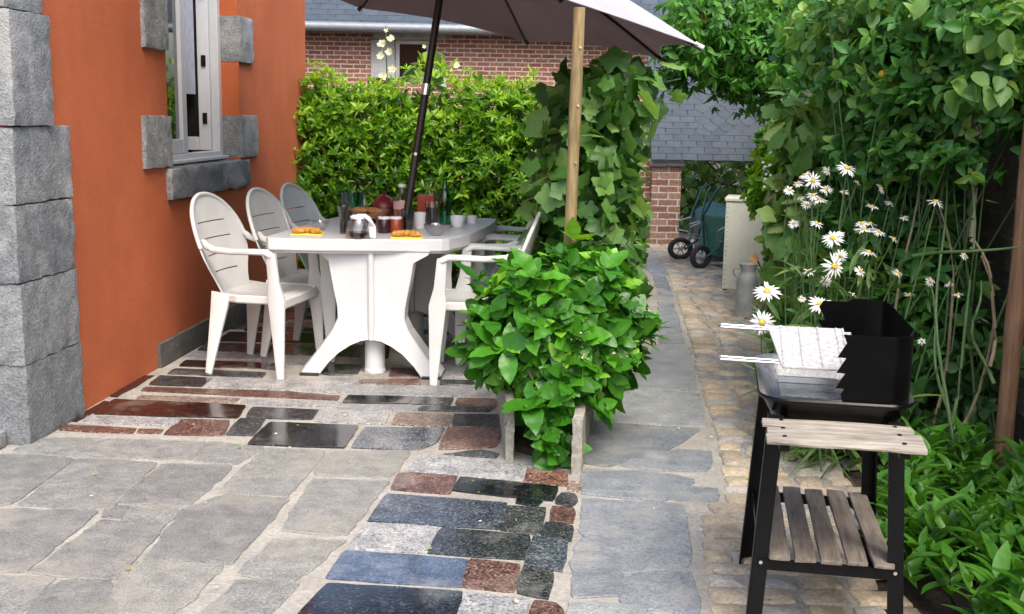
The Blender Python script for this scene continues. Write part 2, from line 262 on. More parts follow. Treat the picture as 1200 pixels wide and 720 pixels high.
# ------------------------------------------------------------------ object helpers
def link(o, parent=None):
    COL.objects.link(o)
    if parent is not None: o.parent = parent
    return o
def tag(o, label=None, cat=None, group=None, kind=None):
    if label: o['label'] = label
    if cat: o['category'] = cat
    if group: o['group'] = group
    if kind: o['kind'] = kind
    return o
def thing(name, label, cat, loc=(0, 0, 0), rz=0, group=None):
    o = bpy.data.objects.new(name, None); o.empty_display_size = .1; link(o); o.location = loc; o.rotation_euler = (0, 0, rz)
    return tag(o, label, cat, group)
def copy_tree(o, parent=None):
    c = o.copy(); COL.objects.link(c); c.parent = parent
    for ch in list(o.children): copy_tree(ch, c)
    return c
class MB:
    """collects shapes into ONE mesh"""
    def __init__(s): s.v = []; s.f = []; s.m = []; s.t = []; s.mats = []
    def mi(s, m):
        if m not in s.mats: s.mats.append(m)
        return s.mats.index(m)
    def add(s, verts, faces, m, tint=.5):
        o = len(s.v); s.v.extend([tuple(v) for v in verts]); k = s.mi(m)
        for f in faces: s.f.append(tuple(i+o for i in f)); s.m.append(k); s.t.append(tint)
    def box(s, a, b, m, M4=None, tint=.5):
        x0, y0, z0 = a; x1, y1, z1 = b
        vs = [Vector(p) for p in ((x0, y0, z0), (x1, y0, z0), (x1, y1, z0), (x0, y1, z0), (x0, y0, z1), (x1, y0, z1), (x1, y1, z1), (x0, y1, z1))]
        if M4 is not None: vs = [M4 @ v for v in vs]
        s.add(vs, [(3, 2, 1, 0), (4, 5, 6, 7), (0, 1, 5, 4), (1, 2, 6, 5), (2, 3, 7, 6), (3, 0, 4, 7)], m, tint)
    def sweep(s, pts, sec, m, n=8, sq=1.0, up=(0, 0, 1), cap=True, tint=.5):
        """tube through pts; sec = radius or list of (a,b) half sizes; sq<1 squarer"""
        pts = [Vector(p) for p in pts]; N_ = len(pts); rings = []
        if not isinstance(sec, list): sec = [sec]*N_
        up = Vector(up)
        for i, p in enumerate(pts):
            t = (pts[min(i+1, N_-1)]-pts[max(i-1, 0)]).normalized()
            u_ = up if abs(t.dot(up)) < .97 else Vector((0, 1, 0)) if abs(t.y) < .9 else Vector((1, 0, 0))
            x = t.cross(u_).normalized(); y = x.cross(t).normalized()
            a, b = sec[i] if isinstance(sec[i], tuple) else (sec[i], sec[i]); ring = []
            for k in range(n):
                an = 2*math.pi*(k+.5)/n; c, q = math.cos(an), math.sin(an)
                c = math.copysign(abs(c)**sq, c); q = math.copysign(abs(q)**sq, q)
                ring.append(p+x*a*c+y*b*q)
            rings.append(ring)
        vs = [v for r in rings for v in r]; fs = []
        for i in range(N_-1):
            for k in range(n):
                fs.append((i*n+k, i*n+(k+1) % n, (i+1)*n+(k+1) % n, (i+1)*n+k))
        if cap: fs.append(tuple(range(n-1, -1, -1))); fs.append(tuple((N_-1)*n+k for k in range(n)))
        s.add(vs, fs, m, tint)
    def lathe(s, prof, m, n=24, M4=None, tint=.5):
        vs = []; fs = []
        for r, z in prof:
            for k in range(n):
                a = 2*math.pi*k/n; vs.append(Vector((r*math.cos(a), r*math.sin(a), z)))
        for i in range(len(prof)-1):
            for k in range(n): fs.append((i*n+k, i*n+(k+1) % n, (i+1)*n+(k+1) % n, (i+1)*n+k))
        if M4 is not None: vs = [M4 @ v for v in vs]
        s.add(vs, fs, m, tint)
    def build(s, name, parent=None, smooth=False, bevel=0, subsurf=0, solid=0, ang=None):
        me = bpy.data.meshes.new(name); me.from_pydata(s.v, [], s.f); me.validate(); me.update()
        for m in s.mats: me.materials.append(m)
        if len(me.polygons) == len(s.m): me.polygons.foreach_set('material_index', s.m)
        at = me.attributes.new('tint', 'FLOAT', 'FACE')
        if len(me.polygons) == len(s.t): at.data.foreach_set('value', s.t)
        if smooth: me.polygons.foreach_set('use_smooth', [True]*len(me.polygons))
        o = bpy.data.objects.new(name, me); link(o, parent)
        if solid: md = o.modifiers.new('solid', 'SOLIDIFY'); md.thickness = solid; md.offset = 0; es = o.modifiers.new('split', 'EDGE_SPLIT'); es.split_angle = R(45)
        if smooth and not solid and not subsurf: es = o.modifiers.new('split', 'EDGE_SPLIT'); es.split_angle = R(48)
        if bevel: md = o.modifiers.new('bevel', 'BEVEL'); md.width = bevel; md.segments = 2; md.limit_method = 'ANGLE'; md.angle_limit = R(40)
        if subsurf: md = o.modifiers.new('sub', 'SUBSURF'); md.levels = subsurf; md.render_levels = subsurf
        return o
def rough_box(mb, a, b, m, M4, seg=.04, amp=.004, rnd=.008, seed=0, tint=.5, fs=9):
    """stone block: gridded box, rounded arrises, uneven faces"""
    a = Vector(a); b = Vector(b); n = [max(2, min(26, int(abs(b[i]-a[i])/seg)+1)) for i in range(3)]
    idx = {}; vs = []; fc = []
    def vid(i, j, k):
        key = (i, j, k)
        if key in idx: return idx[key]
        q = [i, j, k]; p = Vector([a[c]+(b[c]-a[c])*q[c]/n[c] for c in range(3)])
        ext = [(q[c] == 0)*1-(q[c] == n[c])*1 for c in range(3)]
        if sum(abs(e) for e in ext) >= 2:
            for c in range(3): p[c] += ext[c]*rnd*(1 if sum(abs(e) for e in ext) == 2 else 1.3)*(.6+.8*noise.noise(p*11+Vector((seed, 0, 0))))
        ed = 1.0 if sum(abs(e) for e in ext) >= 2 else .45
        w_ = noise.noise_vector(p*fs*2.2+Vector((seed*3.1, seed, 0)))*amp*ed*.9+noise.noise_vector(p*fs*6+Vector((seed*3.1, seed, 0)))*amp*.6
        p = p+w_; idx[key] = len(vs); vs.append(M4 @ p); return idx[key]
    for c in range(3):
        d1, d2 = [(1, 2), (2, 0), (0, 1)][c]
        for side in (0, n[c]):
            for u in range(n[d1]):
                for v in range(n[d2]):
                    def k_(uu, vv):
                        q = [0, 0, 0]; q[c] = side; q[d1] = uu; q[d2] = vv; return vid(*q)
                    f = [k_(u, v), k_(u+1, v), k_(u+1, v+1), k_(u, v+1)]
                    if side == 0: f.reverse()
                    fc.append(tuple(f))
    mb.add(vs, fc, m, tint)

# ---- leaves
def T_ovate(wd=.3, n=5, fold=.12, curl=.15, wob=0.0):
    """leaf template along +Y, length 1; returns verts (k,3), faces"""
    vs = []; fs = []
    for i in range(n+1):
        t = i/n; w_ = wd*(math.sin(math.pi*min(1, t**.75))**.85 if 0 < t < 1 else 0.0)
        z = -curl*t*t
        vs += [(-w_, t, z+fold*w_*2+(wob*math.sin(9*t) if 0 < t < 1 else 0)), (0, t, z), (w_, t, z+fold*w_*2-(wob*math.sin(9*t+1) if 0 < t < 1 else 0))]
    for i in range(n):
        a = i*3; fs += [(a, a+1, a+4, a+3), (a+1, a+2, a+5, a+4)]
    return np.array(vs), fs
def T_serr(wd=.33, n=10, fold=.15, curl=.25):
    vs = []; fs = []
    for i in range(n+1):
        t = i/n; w_ = wd*(math.sin(math.pi*min(1, t**.8))**.8 if 0 < t < 1 else 0.0)*(1.0 if i % 2 else .93)
        z = -curl*t*t+.02*math.sin(t*16)
        vs += [(-w_, t, z+fold*w_*2), (-w_*.5, t+.01, z+fold*w_*1.15), (0, t, z), (w_*.5, t+.01, z+fold*w_*1.15), (w_, t, z+fold*w_*2)]
    for i in range(n):
        a = i*5
        for k in range(4): fs.append((a+k, a+k+1, a+k+6, a+k+5))
    return np.array(vs), fs
def T_palm(lobes=5, depth=.38, cup=.12, jag=.06):
    """lobed vine leaf, stalk at origin, spanning +Y"""
    vs = [(0, .28, 0)]; K = 30; ctr = .28
    for k in range(K):
        a = -math.pi/2+2*math.pi*k/K
        th = (a-math.pi/2)
        l = .5*(1-depth*.5*(1-math.cos(th*lobes)))*(1+.12*math.cos(th))
        if abs(abs((th+math.pi) % (2*math.pi)-math.pi)-math.pi) < .35: l *= .55
        l *= 1+jag*(1 if k % 2 else -1)
        x = l*math.cos(a)*1.05; y = ctr+l*math.sin(a); vs.append((x, y, -cup*(l*2)**2*.6+.05*math.cos(th*lobes)*l))
    fs = [(0, 1+k, 1+(k+1) % K) for k in range(K)]
    return np.array(vs), fs
def leaves(name, parent, mat, tmpl, P_, Dr, Nr, S, tint=None):
    P_ = np.asarray(P_, float); Dr = np.asarray(Dr, float); Nr = np.asarray(Nr, float); S = np.asarray(S, float)
    n = len(P_); Dr /= np.linalg.norm(Dr, axis=1, keepdims=True)+1e-9
    X = np.cross(Dr, Nr); X /= np.linalg.norm(X, axis=1, keepdims=True)+1e-9; Z = np.cross(X, Dr)
    if tint is None: tint = RNG.random(n)
    tv, tf = tmpl; k = len(tv); wj = RNG.uniform(.85, 1.15, n)
    V = P_[:, None, :]+S[:, None, None]*(X[:, None, :]*tv[None, :, 0:1]*wj[:, None, None]+Dr[:, None, :]*tv[None, :, 1:2]+Z[:, None, :]*tv[None, :, 2:3]*RNG.uniform(.3, 1.7, n)[:, None, None])
    V = V.reshape(-1, 3)
    loops = np.concatenate([np.array(f) for f in tf]); tot = np.array([len(f) for f in tf]); st = np.concatenate([[0], np.cumsum(tot)[:-1]])
    LI = (loops[None, :]+(np.arange(n)*k)[:, None]).ravel(); LS = (st[None, :]+(np.arange(n)*len(loops))[:, None]).ravel(); LT = np.tile(tot, n)
    me = bpy.data.meshes.new(name); me.vertices.add(len(V)); me.vertices.foreach_set('co', V.ravel().astype(np.float32))
    me.loops.add(len(LI)); me.loops.foreach_set('vertex_index', LI.astype(np.int32)); me.polygons.add(len(LS))
    me.polygons.foreach_set('loop_start', LS.astype(np.int32)); me.polygons.foreach_set('loop_total', LT.astype(np.int32))
    me.polygons.foreach_set('use_smooth', np.ones(len(LS), bool)); me.update()
    at = me.attributes.new('tint', 'FLOAT', 'POINT'); at.data.foreach_set('value', np.repeat(np.clip(tint, 0, 1), k).astype(np.float32))
    me.materials.append(mat); o = bpy.data.objects.new(name, me); link(o, parent); return o
def unit(a): return a/(np.linalg.norm(a, axis=-1, keepdims=True)+1e-9)
def rnd_dirs(n): return unit(RNG.normal(size=(n, 3)))
def blob_points(blobs, n, shell=.45, up_bias=0.0):
    """points in the outer shell of a union of ellipsoids ((cx,cy,cz),(rx,ry,rz)); returns pos, outward normal"""
    vols = np.array([b[1][0]*b[1][1]+b[1][0]*b[1][2]+b[1][1]*b[1][2] for b in blobs]); ps = []; ns = []
    for (c, r), v in zip(blobs, vols/vols.sum()):
        k = int(n*v*1.6)+4; d = rnd_dirs(k); rad = 1-shell*RNG.random(k)**1.5
        lump = 1+.10*np.sin(d[:, 0]*7+c[0]*5)*np.cos(d[:, 2]*6+c[1]*3)+.07*np.sin(d[:, 1]*13+c[2]*7)
        ps.append(np.array(c)+d*np.array(r)*(rad*lump)[:, None]); ns.append(unit(d/np.array(r)))
    p = np.concatenate(ps); q = np.concatenate(ns)
    inside = np.zeros(len(p))
    for c, r in blobs: inside += (np.sum(((p-np.array(c))/np.array(r))**2, axis=1) < (1-shell)**2*.8)
    keep = inside == 0; p = p[keep]; q = q[keep]
    ix = RNG.permutation(len(p))[:n]; return p[ix], q[ix]
def rosettes(P_, A, m, size, spread=(35, 85), jit=.25):
    """m leaves round each axis A; returns arrays for leaves()"""
    n = len(P_); A = unit(A); h = unit(np.cross(A, rnd_dirs(n))); b = np.cross(A, h); ps, ds, ns, ss = [], [], [], []
    ph0 = RNG.random(n)*6.28; sz = size*RNG.uniform(.75, 1.25, n)
    for k in range(m):
        ph = ph0+k*6.283/m*1.0+RNG.normal(size=n)*.25+(k % 2)*.4; el = np.radians(RNG.uniform(*spread, n))*(1.0 if k % 2 else .75)
        rad = h*np.cos(ph)[:, None]+b*np.sin(ph)[:, None]
        d = unit(rad*np.sin(el)[:, None]+A*np.cos(el)[:, None]+RNG.normal(size=(n, 3))*jit*.4)
        nn = unit(A*np.sin(el)[:, None]-rad*np.cos(el)[:, None]+RNG.normal(size=(n, 3))*jit)
        ps.append(P_+d*sz[:, None]*.08); ds.append(d); ns.append(nn); ss.append(sz*RNG.uniform(.7, 1.1, n)*(1 if k < m*.6 else .7))
    return np.concatenate(ps), np.concatenate(ds), np.concatenate(ns), np.concatenate(ss)
def stems(name, parent, mat, base, tips, r0=.012, r1=.003, seg=6, sag=.15):
    mb = MB()
    for tpt in tips:
        b = Vector(base[random.randrange(len(base))]); t = Vector(tpt); mid = (b+t)/2+Vector((random.uniform(-1, 1), random.uniform(-1, 1), .6))*(t-b).length*sag
        pts = [(b*(1-s)**2+mid*2*s*(1-s)+t*s*s) for s in [i/seg for i in range(seg+1)]]
        mb.sweep(pts, [(r0*(1-i/seg)+r1*i/seg,)*2 for i in range(seg+1)], mat, n=6, cap=False)
    return mb.build(name, parent, smooth=True)

# ------------------------------------------------------------------ GROUND AND PAVING
mb = MB(); mb.add([(-150, -60, -.02), (150, -60, -.02), (150, 300, -.02), (-150, 300, -.02)], [(0, 1, 2, 3)], M['soil'])
tag(mb.build('ground'), kind='structure')
CROPS = {'G': (0, 0, 1, 1), 'A': (0, 380, 420/889, 340/720), 'B': (380, 440, 340/874, 280/720), 'C': (640, 300, 300/514, 420/720), 'D4': (0, 340, 200/758, 190/720), 'E5': (160, 360, .25, .25), 'F6': (380, 380, .25, .25)}
def px(crop, pts):
    ox, oy, sx, sy = CROPS[crop]; return [G(ox+x*sx, oy+y*sy) for x, y in pts]
def add_stone(mb, poly, m, tint=None, z0=-.01, z1=.006, rough=.006, bev=.004, dome=0.0, step=.05, grow=.0):
    """paving stone from its outline: chipped edge, rounded arris, nearly flat top"""
    c = sum(poly, Vector())/len(poly); area = sum(poly[i].x*poly[(i+1) % len(poly)].y-poly[(i+1) % len(poly)].x*poly[i].y for i in range(len(poly)))
    if area < 0: poly = list(reversed(poly))
    sd_ = random.random()*100; out = []
    for i in range(len(poly)):
        a = poly[i]; b = poly[(i+1) % len(poly)]; n_ = max(1, int((b-a).length/step))
        for k in range(n_):
            p = a.lerp(b, k/n_); jit = noise.noise_vector(Vector((p.x*14, p.y*14, sd_)))*rough+noise.noise_vector(Vector((p.x*45, p.y*45, sd_)))*rough*.6
            if k == 0: p = p.lerp(c, min(.2, .004/max((p-c).length, .01)))
            out.append(Vector((p.x+jit.x, p.y+jit.y, 0)))
    if grow:
        out = [p+(p-c).normalized()*grow for p in out]
    n_ = len(out); tl = (random.uniform(-.004, .004), random.uniform(-.004, .004)); zz = z1+random.uniform(-.0012, .0012)
    def ring(ins, z):
        r = []
        for p in out:
            d = c-p; d.z = 0; L_ = d.length; q = p+d*min(.9, ins/max(L_, 1e-4)); r.append((q.x, q.y, z+(q.x-c.x)*tl[0]+(q.y-c.y)*tl[1]))
        return r
    vs = ring(0, z0)+ring(0, zz-bev*.7)+ring(bev*.35, zz-bev*.2)+ring(bev, zz); L_ = 4
    if dome: vs += [tuple(Vector(v).lerp(c, .45)[:2])+(zz+dome*.75,) for v in ring(bev, zz)]; L_ = 5
    vs.append((c.x, c.y, zz+dome)); fs = []
    for r_ in range(L_-1):
        for k in range(n_): fs.append((r_*n_+k, r_*n_+(k+1) % n_, (r_+1)*n_+(k+1) % n_, (r_+1)*n_+k))
    for k in range(n_): fs.append(((L_-1)*n_+k, (L_-1)*n_+(k+1) % n_, L_*n_))
    mb.add(vs, fs, m, random.random() if tint is None else tint)

# mortar bed under everything paved
mb = MB(); bed = [(-3.5, 1.2), (1.25, 1.2), (1.05, 3.0), (1.2, 3.7), (1.33, 4.3), (1.45, 5.3), (1.72, 7.8), (2.3, 9.2), (3.2, 10.2), (3.6, 14), (0.9, 14), (-1.6, 14), (-1.6, 7), (-3.5, 6.9)]
mb.add([(x, y, 0.0) for x, y in bed], [tuple(range(len(bed)))], M['mortar']); tag(mb.build('patio'), kind='structure')

flags = [
 ('A', [(95, 284), (505, 293), (472, 338), (190, 332), (35, 318)]), ('A', [(515, 294), (650, 306), (587, 350), (487, 341)]),
 ('A', [(-60, 335), (30, 325), (180, 338), (30, 448), (-90, 458)]), ('A', [(195, 337), (388, 347), (270, 462), (48, 450)]),
 ('A', [(402, 350), (578, 354), (465, 452), (303, 442)]), ('A', [(330, 455), (447, 458), (410, 495), (308, 490)]), ('A', [(272, 453), (322, 455), (298, 484), (252, 480)]),
 ('A', [(658, 310), (808, 318), (715, 430), (543, 418)]), ('A', [(-80, 463), (240, 468), (62, 616), (-120, 620)]), ('A', [(255, 490), (407, 502), (285, 634), (75, 620)]),
 ('A', [(560, 426), (712, 438), (575, 594), (362, 582), (462, 462)]),
 ('G', [(388, 531), (480, 530), (456, 560), (370, 557)]), ('G', [(366, 563), (454, 566), (405, 628), (331, 622)]), ('G', [(322, 634), (404, 636), (345, 682), (277, 675)]),
 ('A', [(342, 592), (552, 602), (470, 690), (428, 722), (300, 718), (285, 650)]), ('A', [(-80, 628), (132, 632), (40, 724), (-120, 720)]), ('A', [(152, 640), (268, 640), (300, 720), (60, 724)]),
 ('A', [(592, 640), (738, 642), (690, 700), (640, 740), (490, 735)]),
 ('G', [(30, 728), (200, 728), (150, 800), (-60, 800)]), ('G', [(210, 735), (330, 730), (280, 800), (160, 800)]), ('G', [(-90, 640), (-45, 640), (-90, 720), (-180, 720)])]
mb = MB()
for c, p in flags: add_stone(mb, px(c, p), M['flag'], rough=.011, step=.025, grow=.0105)
tag(mb.build('flagstone_paving'), kind='structure')
gr = [
 ('G', 'g_red', [(75, 499), (159, 503), (154, 509), (70, 505)]), ('G', 'g_red', [(163, 504), (190, 505), (187, 509), (161, 508)]), ('G', 'g_grey', [(103, 489), (211, 492), (203, 500), (98, 496)]),
 ('G', 'g_dred', [(135, 469), (287, 476), (278, 491), (111, 486)]), ('G', 'g_dred', [(122, 471), (128, 472), (91, 495), (82, 494)]), ('G', 'g_dred', [(169, 441), (181, 441), (137, 466), (129, 465)]),
 ('E5', 'g_red', [(210, 530), (432, 536), (405, 606), (130, 600)]), ('E5', 'g_dark', [(487, 528), (602, 530), (542, 606), (422, 602)]), ('E5', 'g_dark', [(547, 473), (850, 485), (815, 530), (517, 521)]),
 ('E5', 'g_black', [(627, 545), (1037, 560), (970, 664), (525, 646)]), ('E5', 'g_grey', [(885, 485), (1180, 495), (1160, 552), (838, 540)]), ('E5', 'g_tan', [(25, 418), (480, 432), (450, 452), (0, 437)]),
 ('E5', 'g_red', [(48, 378), (700, 400), (950, 420), (935, 440), (22, 396)]), ('E5', 'g_grey', [(505, 437), (960, 455), (1000, 475), (490, 456)]), ('E5', 'g_dark', [(112, 325), (348, 336), (300, 375), (60, 366)]),
 ('E5', 'g_grey', [(377, 331), (700, 345), (930, 356), (900, 400), (330, 378)]), ('E5', 'g_dark', [(185, 292), (602, 312), (585, 332), (148, 316)]), ('E5', 'g_dred', [(235, 252), (615, 264), (592, 290), (205, 279)]),
 ('E5', 'g_grey', [(255, 215), (600, 230), (580, 250), (225, 240)]), ('E5', 'g_dark', [(640, 268), (690, 270), (690, 300), (600, 292)]), ('E5', 'g_dark', [(330, 170), (640, 180), (620, 215), (290, 205)]), ('E5', 'g_dred', [(440, 120), (700, 130), (680, 165), (380, 160)]),
 ('E5', 'g_dark', [(700, 180), (1040, 190), (1040, 235), (660, 220)]), ('E5', 'g_grey', [(720, 245), (900, 250), (880, 285), (700, 275)]), ('E5', 'g_black', [(720, 125), (1000, 130), (1000, 170), (700, 165)]),
 ('F6', 'g_grey', [(0, 287), (240, 287), (207, 335), (10, 325)]), ('F6', 'g_grey', [(246, 290), (775, 296), (775, 342), (215, 336)]), ('F6', 'g_black', [(115, 339), (420, 346), (390, 376), (90, 371)]),
 ('F6', 'g_dark', [(427, 347), (602, 350), (585, 383), (397, 376)]), ('F6', 'g_red', [(627, 351), (800, 354), (812, 388), (622, 384)]), ('F6', 'g_grey', [(80, 378), (460, 386), (435, 408), (75, 402)]),
 ('F6', 'g_dark', [(462, 389), (800, 393), (765, 414), (440, 408)]), ('F6', 'g_tan', [(347, 419), (597, 430), (577, 484), (318, 474)]), ('F6', 'g_dark', [(613, 426), (840, 430), (822, 486), (605, 484)]),
 ('F6', 'g_blue', [(195, 488), (562, 492), (520, 562), (440, 590), (130, 583)]), ('F6', 'g_red', [(582, 490), (832, 492), (800, 580), (540, 590)]), ('F6', 'g_dark', [(622, 606), (740, 593), (815, 613), (800, 630), (562, 613)]),
 ('F6', 'g_tan', [(175, 262), (300, 262), (300, 284), (168, 280)]), ('F6', 'g_red', [(305, 262), (445, 262), (450, 285), (305, 284)]), ('F6', 'g_grey', [(0, 252), (165, 252), (152, 280), (0, 278)]), ('F6', 'g_dark', [(550, 265), (700, 268), (700, 286), (545, 286)]),
 ('F6', 'g_dark', [(0, 190), (170, 195), (150, 240), (0, 240)]), ('F6', 'g_red', [(320, 210), (520, 215), (520, 250), (310, 248)]), ('F6', 'g_grey', [(540, 200), (740, 205), (740, 250), (550, 250)]),
 ('B', 'g_grey', [(290, 243), (610, 268), (595, 321), (250, 292)]), ('B', 'g_red', [(225, 298), (397, 305), (376, 359), (205, 346)]), ('B', 'g_black', [(412, 310), (700, 340), (687, 381), (390, 350)]),
 ('B', 'g_blue', [(190, 361), (547, 389), (522, 466), (135, 441)]), ('B', 'g_dark', [(552, 396), (667, 402), (647, 482), (530, 468)]), ('B', 'g_black', [(580, 375), (655, 384), (642, 394), (580, 388)]),
 ('B', 'g_grey', [(130, 448), (342, 461), (307, 536), (75, 524)]), ('B', 'g_dark', [(357, 463), (617, 486), (602, 557), (315, 538)]), ('B', 'g_skyblue', [(65, 532), (432, 559), (407, 640), (10, 614)]),
 ('B', 'g_red', [(442, 558), (587, 573), (570, 655), (415, 639)]), ('B', 'g_black', [(12, 632), (412, 656), (385, 745), (-80, 730)]), ('B', 'g_grey', [(425, 659), (612, 679), (600, 750), (395, 745)]),
 ('B', 'g_blue', [(632, 488), (732, 501), (715, 594), (605, 571)]), ('B', 'g_dark', [(602, 576), (687, 596), (675, 676), (580, 658)]), ('B', 'g_red', [(635, 682), (700, 690), (722, 725), (620, 740)]),
 ('B', 'g_red', [(690, 397), (752, 403), (747, 449), (682, 441)]), ('B', 'g_dark', [(667, 446), (747, 457), (742, 503), (655, 486)]), ('B', 'g_dark', [(715, 357), (750, 360), (762, 380), (745, 397), (700, 388), (702, 370)]),
 ('B', 'g_red', [(615, 283), (730, 294), (727, 336), (605, 321)]), ('B', 'g_tan', [(740, 322), (770, 325), (765, 352), (735, 350)]),
 ('G', 'g_blue', [(335, 732), (520, 735), (500, 790), (290, 790)]), ('G', 'g_red', [(545, 738), (630, 740), (620, 790), (520, 790)])]
mb = MB()
for c, m_, p in gr: add_stone(mb, px(c, p), M[m_], rough=.0035, bev=.002, z1=.006, step=.03, grow=.008)
# rest of the band, hidden under table and chairs, laid in courses up to the hedge
rr = random.Random(3)
y = 6.95
while y < 8.2:
    x = -1.7+(y-6.9)*.07; hh = rr.uniform(.12, .2)
    while x < .0:
        L_ = rr.uniform(.2, .5); k = rr.choice(['g_dark', 'g_grey', 'g_dred', 'g_black', 'g_tan', 'flag'])
        add_stone(mb, [Vector((x, y, 0)), Vector((x+L_-.03, y, 0)), Vector((x+L_-.02, y+hh-.03, 0)), Vector((x, y+hh-.03, 0))], M[k], rough=.004); x += L_
    y += hh
tag(mb.build('granite_paving'), kind='structure')
slabs = [[(105, 337), (308, 350), (258, 383), (128, 424), (76, 416)], [(152, 273), (300, 277), (318, 343), (108, 333)], [(225, 182), (285, 182), (300, 271), (155, 267), (165, 225)],
 [(225, 82), (253, 87), (278, 176), (228, 177)], [(215, 40), (240, 42), (254, 82), (226, 80)], [(200, 15), (222, 16), (238, 40), (214, 39)],
 [(150, 422), (262, 392), (328, 396), (320, 434), (200, 430)], [(76, 432), (200, 436), (292, 450), (285, 462), (240, 492), (76, 480)],
 [(76, 491), (277, 501), (285, 623), (152, 638), (146, 600), (76, 560)], [(72, 567), (144, 606), (150, 680), (52, 686), (60, 600)],
 [(157, 647), (285, 635), (308, 722), (155, 700)], [(50, 702), (150, 706), (215, 722), (215, 770), (40, 770)], [(225, 728), (310, 730), (330, 780), (225, 775)], [(262, 466), (343, 470), (340, 494), (250, 490)],
 [(40, 780), (200, 780), (200, 900), (20, 900)], [(215, 790), (330, 790), (345, 900), (215, 900)]]
mb = MB()
for p in slabs: add_stone(mb, px('C', p), M['blueslab'], rough=.011, step=.03, grow=.014)
tag(mb.build('path_slabs'), kind='structure')
# cobbles
edgeL = [(c.y, c.x) for c in [G(*p) for p in [(850, 800), (822, 715), (812, 600), (842, 588), (841, 560), (832, 505), (820, 470), (806, 405), (788, 345), (776, 315), (766, 298)]]]
edgeR = [(1.5, 1.35), (3.0, 1.12), (3.7, 1.22), (4.3, 1.34), (5.3, 1.47), (7.8, 1.74), (9.2, 2.3), (10.2, 3.0), (12, 3.2), (14, 3.3)]
def interp(tab, y):
    tab = sorted(tab)
    if y <= tab[0][0]: return tab[0][1]
    for (a, b), (c, d_) in zip(tab, tab[1:]):
        if y <= c: return b+(d_-b)*(y-a)/(c-a)
    return tab[-1][1]
mb = MB(); rr = random.Random(5); y = 2.2
while y < 13.0:
    hh = rr.uniform(.085, .13); xl = interp(edgeL, y+hh/2)+.015; xr = interp(edgeR, y+hh/2); x = xl
    while x < xr:
        L_ = rr.uniform(.10, .19); 
        if x+L_ > xr+.1: break
        ph = math.sin(x*2+y)*.015+(x-xl)*.08*0
        pts = [Vector((x+.008+rr.uniform(0, .01), y+ph+rr.uniform(0, .01), 0)), Vector((x+L_-.014-rr.uniform(0, .01), y+ph+rr.uniform(0, .012), 0)), Vector((x+L_-.014-rr.uniform(0, .012), y+ph+hh-.014-rr.uniform(0, .01), 0)), Vector((x+.008+rr.uniform(0, .01), y+ph+hh-.014-rr.uniform(0, .01), 0))]
        add_stone(mb, pts, M['cobble'] if rr.random() < .62 else M['cobble_grey'], z1=.009, rough=.011, bev=.012, dome=.006, step=.025, grow=.005); x += L_
    y += hh
tag(mb.build('cobble_path'), kind='structure')
# left corner step stone (0,505)
mb = MB(); bp = [(1.12, 1.2), (1.3, 3.0), (1.4, 3.7), (1.5, 4.3), (1.62, 5.3), (1.9, 7.8), (2.5, 9.2), (6, 9.6), (6, 1.2)]
nb = len(bp)
mb.add([(x, y, -.01) for x, y in bp]+[(x+.04, y, .05) for x, y in bp], [tuple(range(nb, 2*nb))]+[(k, (k+1) % nb, nb+(k+1) % nb, nb+k) for k in range(nb)], M['soil']); tag(mb.build('flower_bed_soil'), kind='structure')

# ------------------------------------------------------------------ HOUSE (left)
W0 = G(93, 485); HD = R(4.15)
HM = Matrix.Translation(W0) @ Matrix(((math.sin(HD), math.cos(HD), 0, 0), (math.cos(HD), -math.sin(HD), 0, 0), (0, 0, 1, 0), (0, 0, 0, 1)))  # local (s, n, z)
house = thing('house', 'orange rendered house with grey stone quoins at its corner and one tall window', 'house', W0)
HP = Matrix.Translation(-W0) @ HM          # children keep local coords relative to the empty
def hbox(mb, a, b, m): mb.box((min(a[0], b[0]), min(a[1], b[1]), a[2]), (max(a[0], b[0]), max(a[1], b[1]), b[2]), m, HP)
SL, SR_, ZB, ZT, HT = 1.19, 2.43, 1.065, 2.75, 4.6
mb = MB(); T = -.32
for a, b in (((-.49, T, -.1), (SL, 0, HT)), ((SR_, T, -.1), (4.12, 0, HT)), ((SL, T, -.1), (SR_, 0, ZB-.02)), ((SL, T, ZT), (SR_, 0, HT))): hbox(mb, a, b, M['stucco'])
hbox(mb, (-.49, -6, -.1), (-.2, T, HT), M['stucco']); hbox(mb, (3.85, -6, -.1), (4.12, T, HT), M['stucco']); hbox(mb, (-.2, -6, -.1), (3.85, -5.7, HT), M['stucco'])
mb.build('wall', house)
mb = MB(); hbox(mb, (-.8, -6.2, HT), (4.4, .35, HT+.12), M['zinc']); mb.build('eaves', house)
mb = MB(); rough_box(mb, (.93, -.02, -.05), (4.12, .022, .135), M['plinth'], HP, .08, .004); mb.build('plinth', house, smooth=False)
# quoins at the near corner: (z0,z1,s_right, s_corner offset)
for i, (z0, z1, sr) in enumerate([(0, .336, -.003), (.338, .672, -.012), (.674, .986, -.02), (.988, 1.297, -.012), (1.30, 1.748, -.18), (1.75, 2.05, -.2), (2.06, 2.45, -.02), (2.46, 2.8, -.2)]):
    mb = MB(); rough_box(mb, (-.505-.006*(i % 3), -.35 if i % 2 else -.24, z0), (sr, .03 if i != 4 else .045, z1), M['quoin'], HP, .022, .0055, .004, seed=i+1, tint=random.random()); mb.build('quoin', house, smooth=True)
    mb = MB(); rough_box(mb, (-.50, -.9, z0), (-.3, (-.36 if i % 2 else -.25), z1-.01), M['quoin'], HP, .04, .008, .012, seed=i+31, tint=.2+.3*random.random()); mb.build('quoin', house, smooth=True)
mb = MB(); rough_box(mb, (-.62, -.9, -.02), (-.51, -.06, .07), M['quoin'], HP, .04, .006, .01, seed=77); mb.build('step_stone', house, smooth=True)
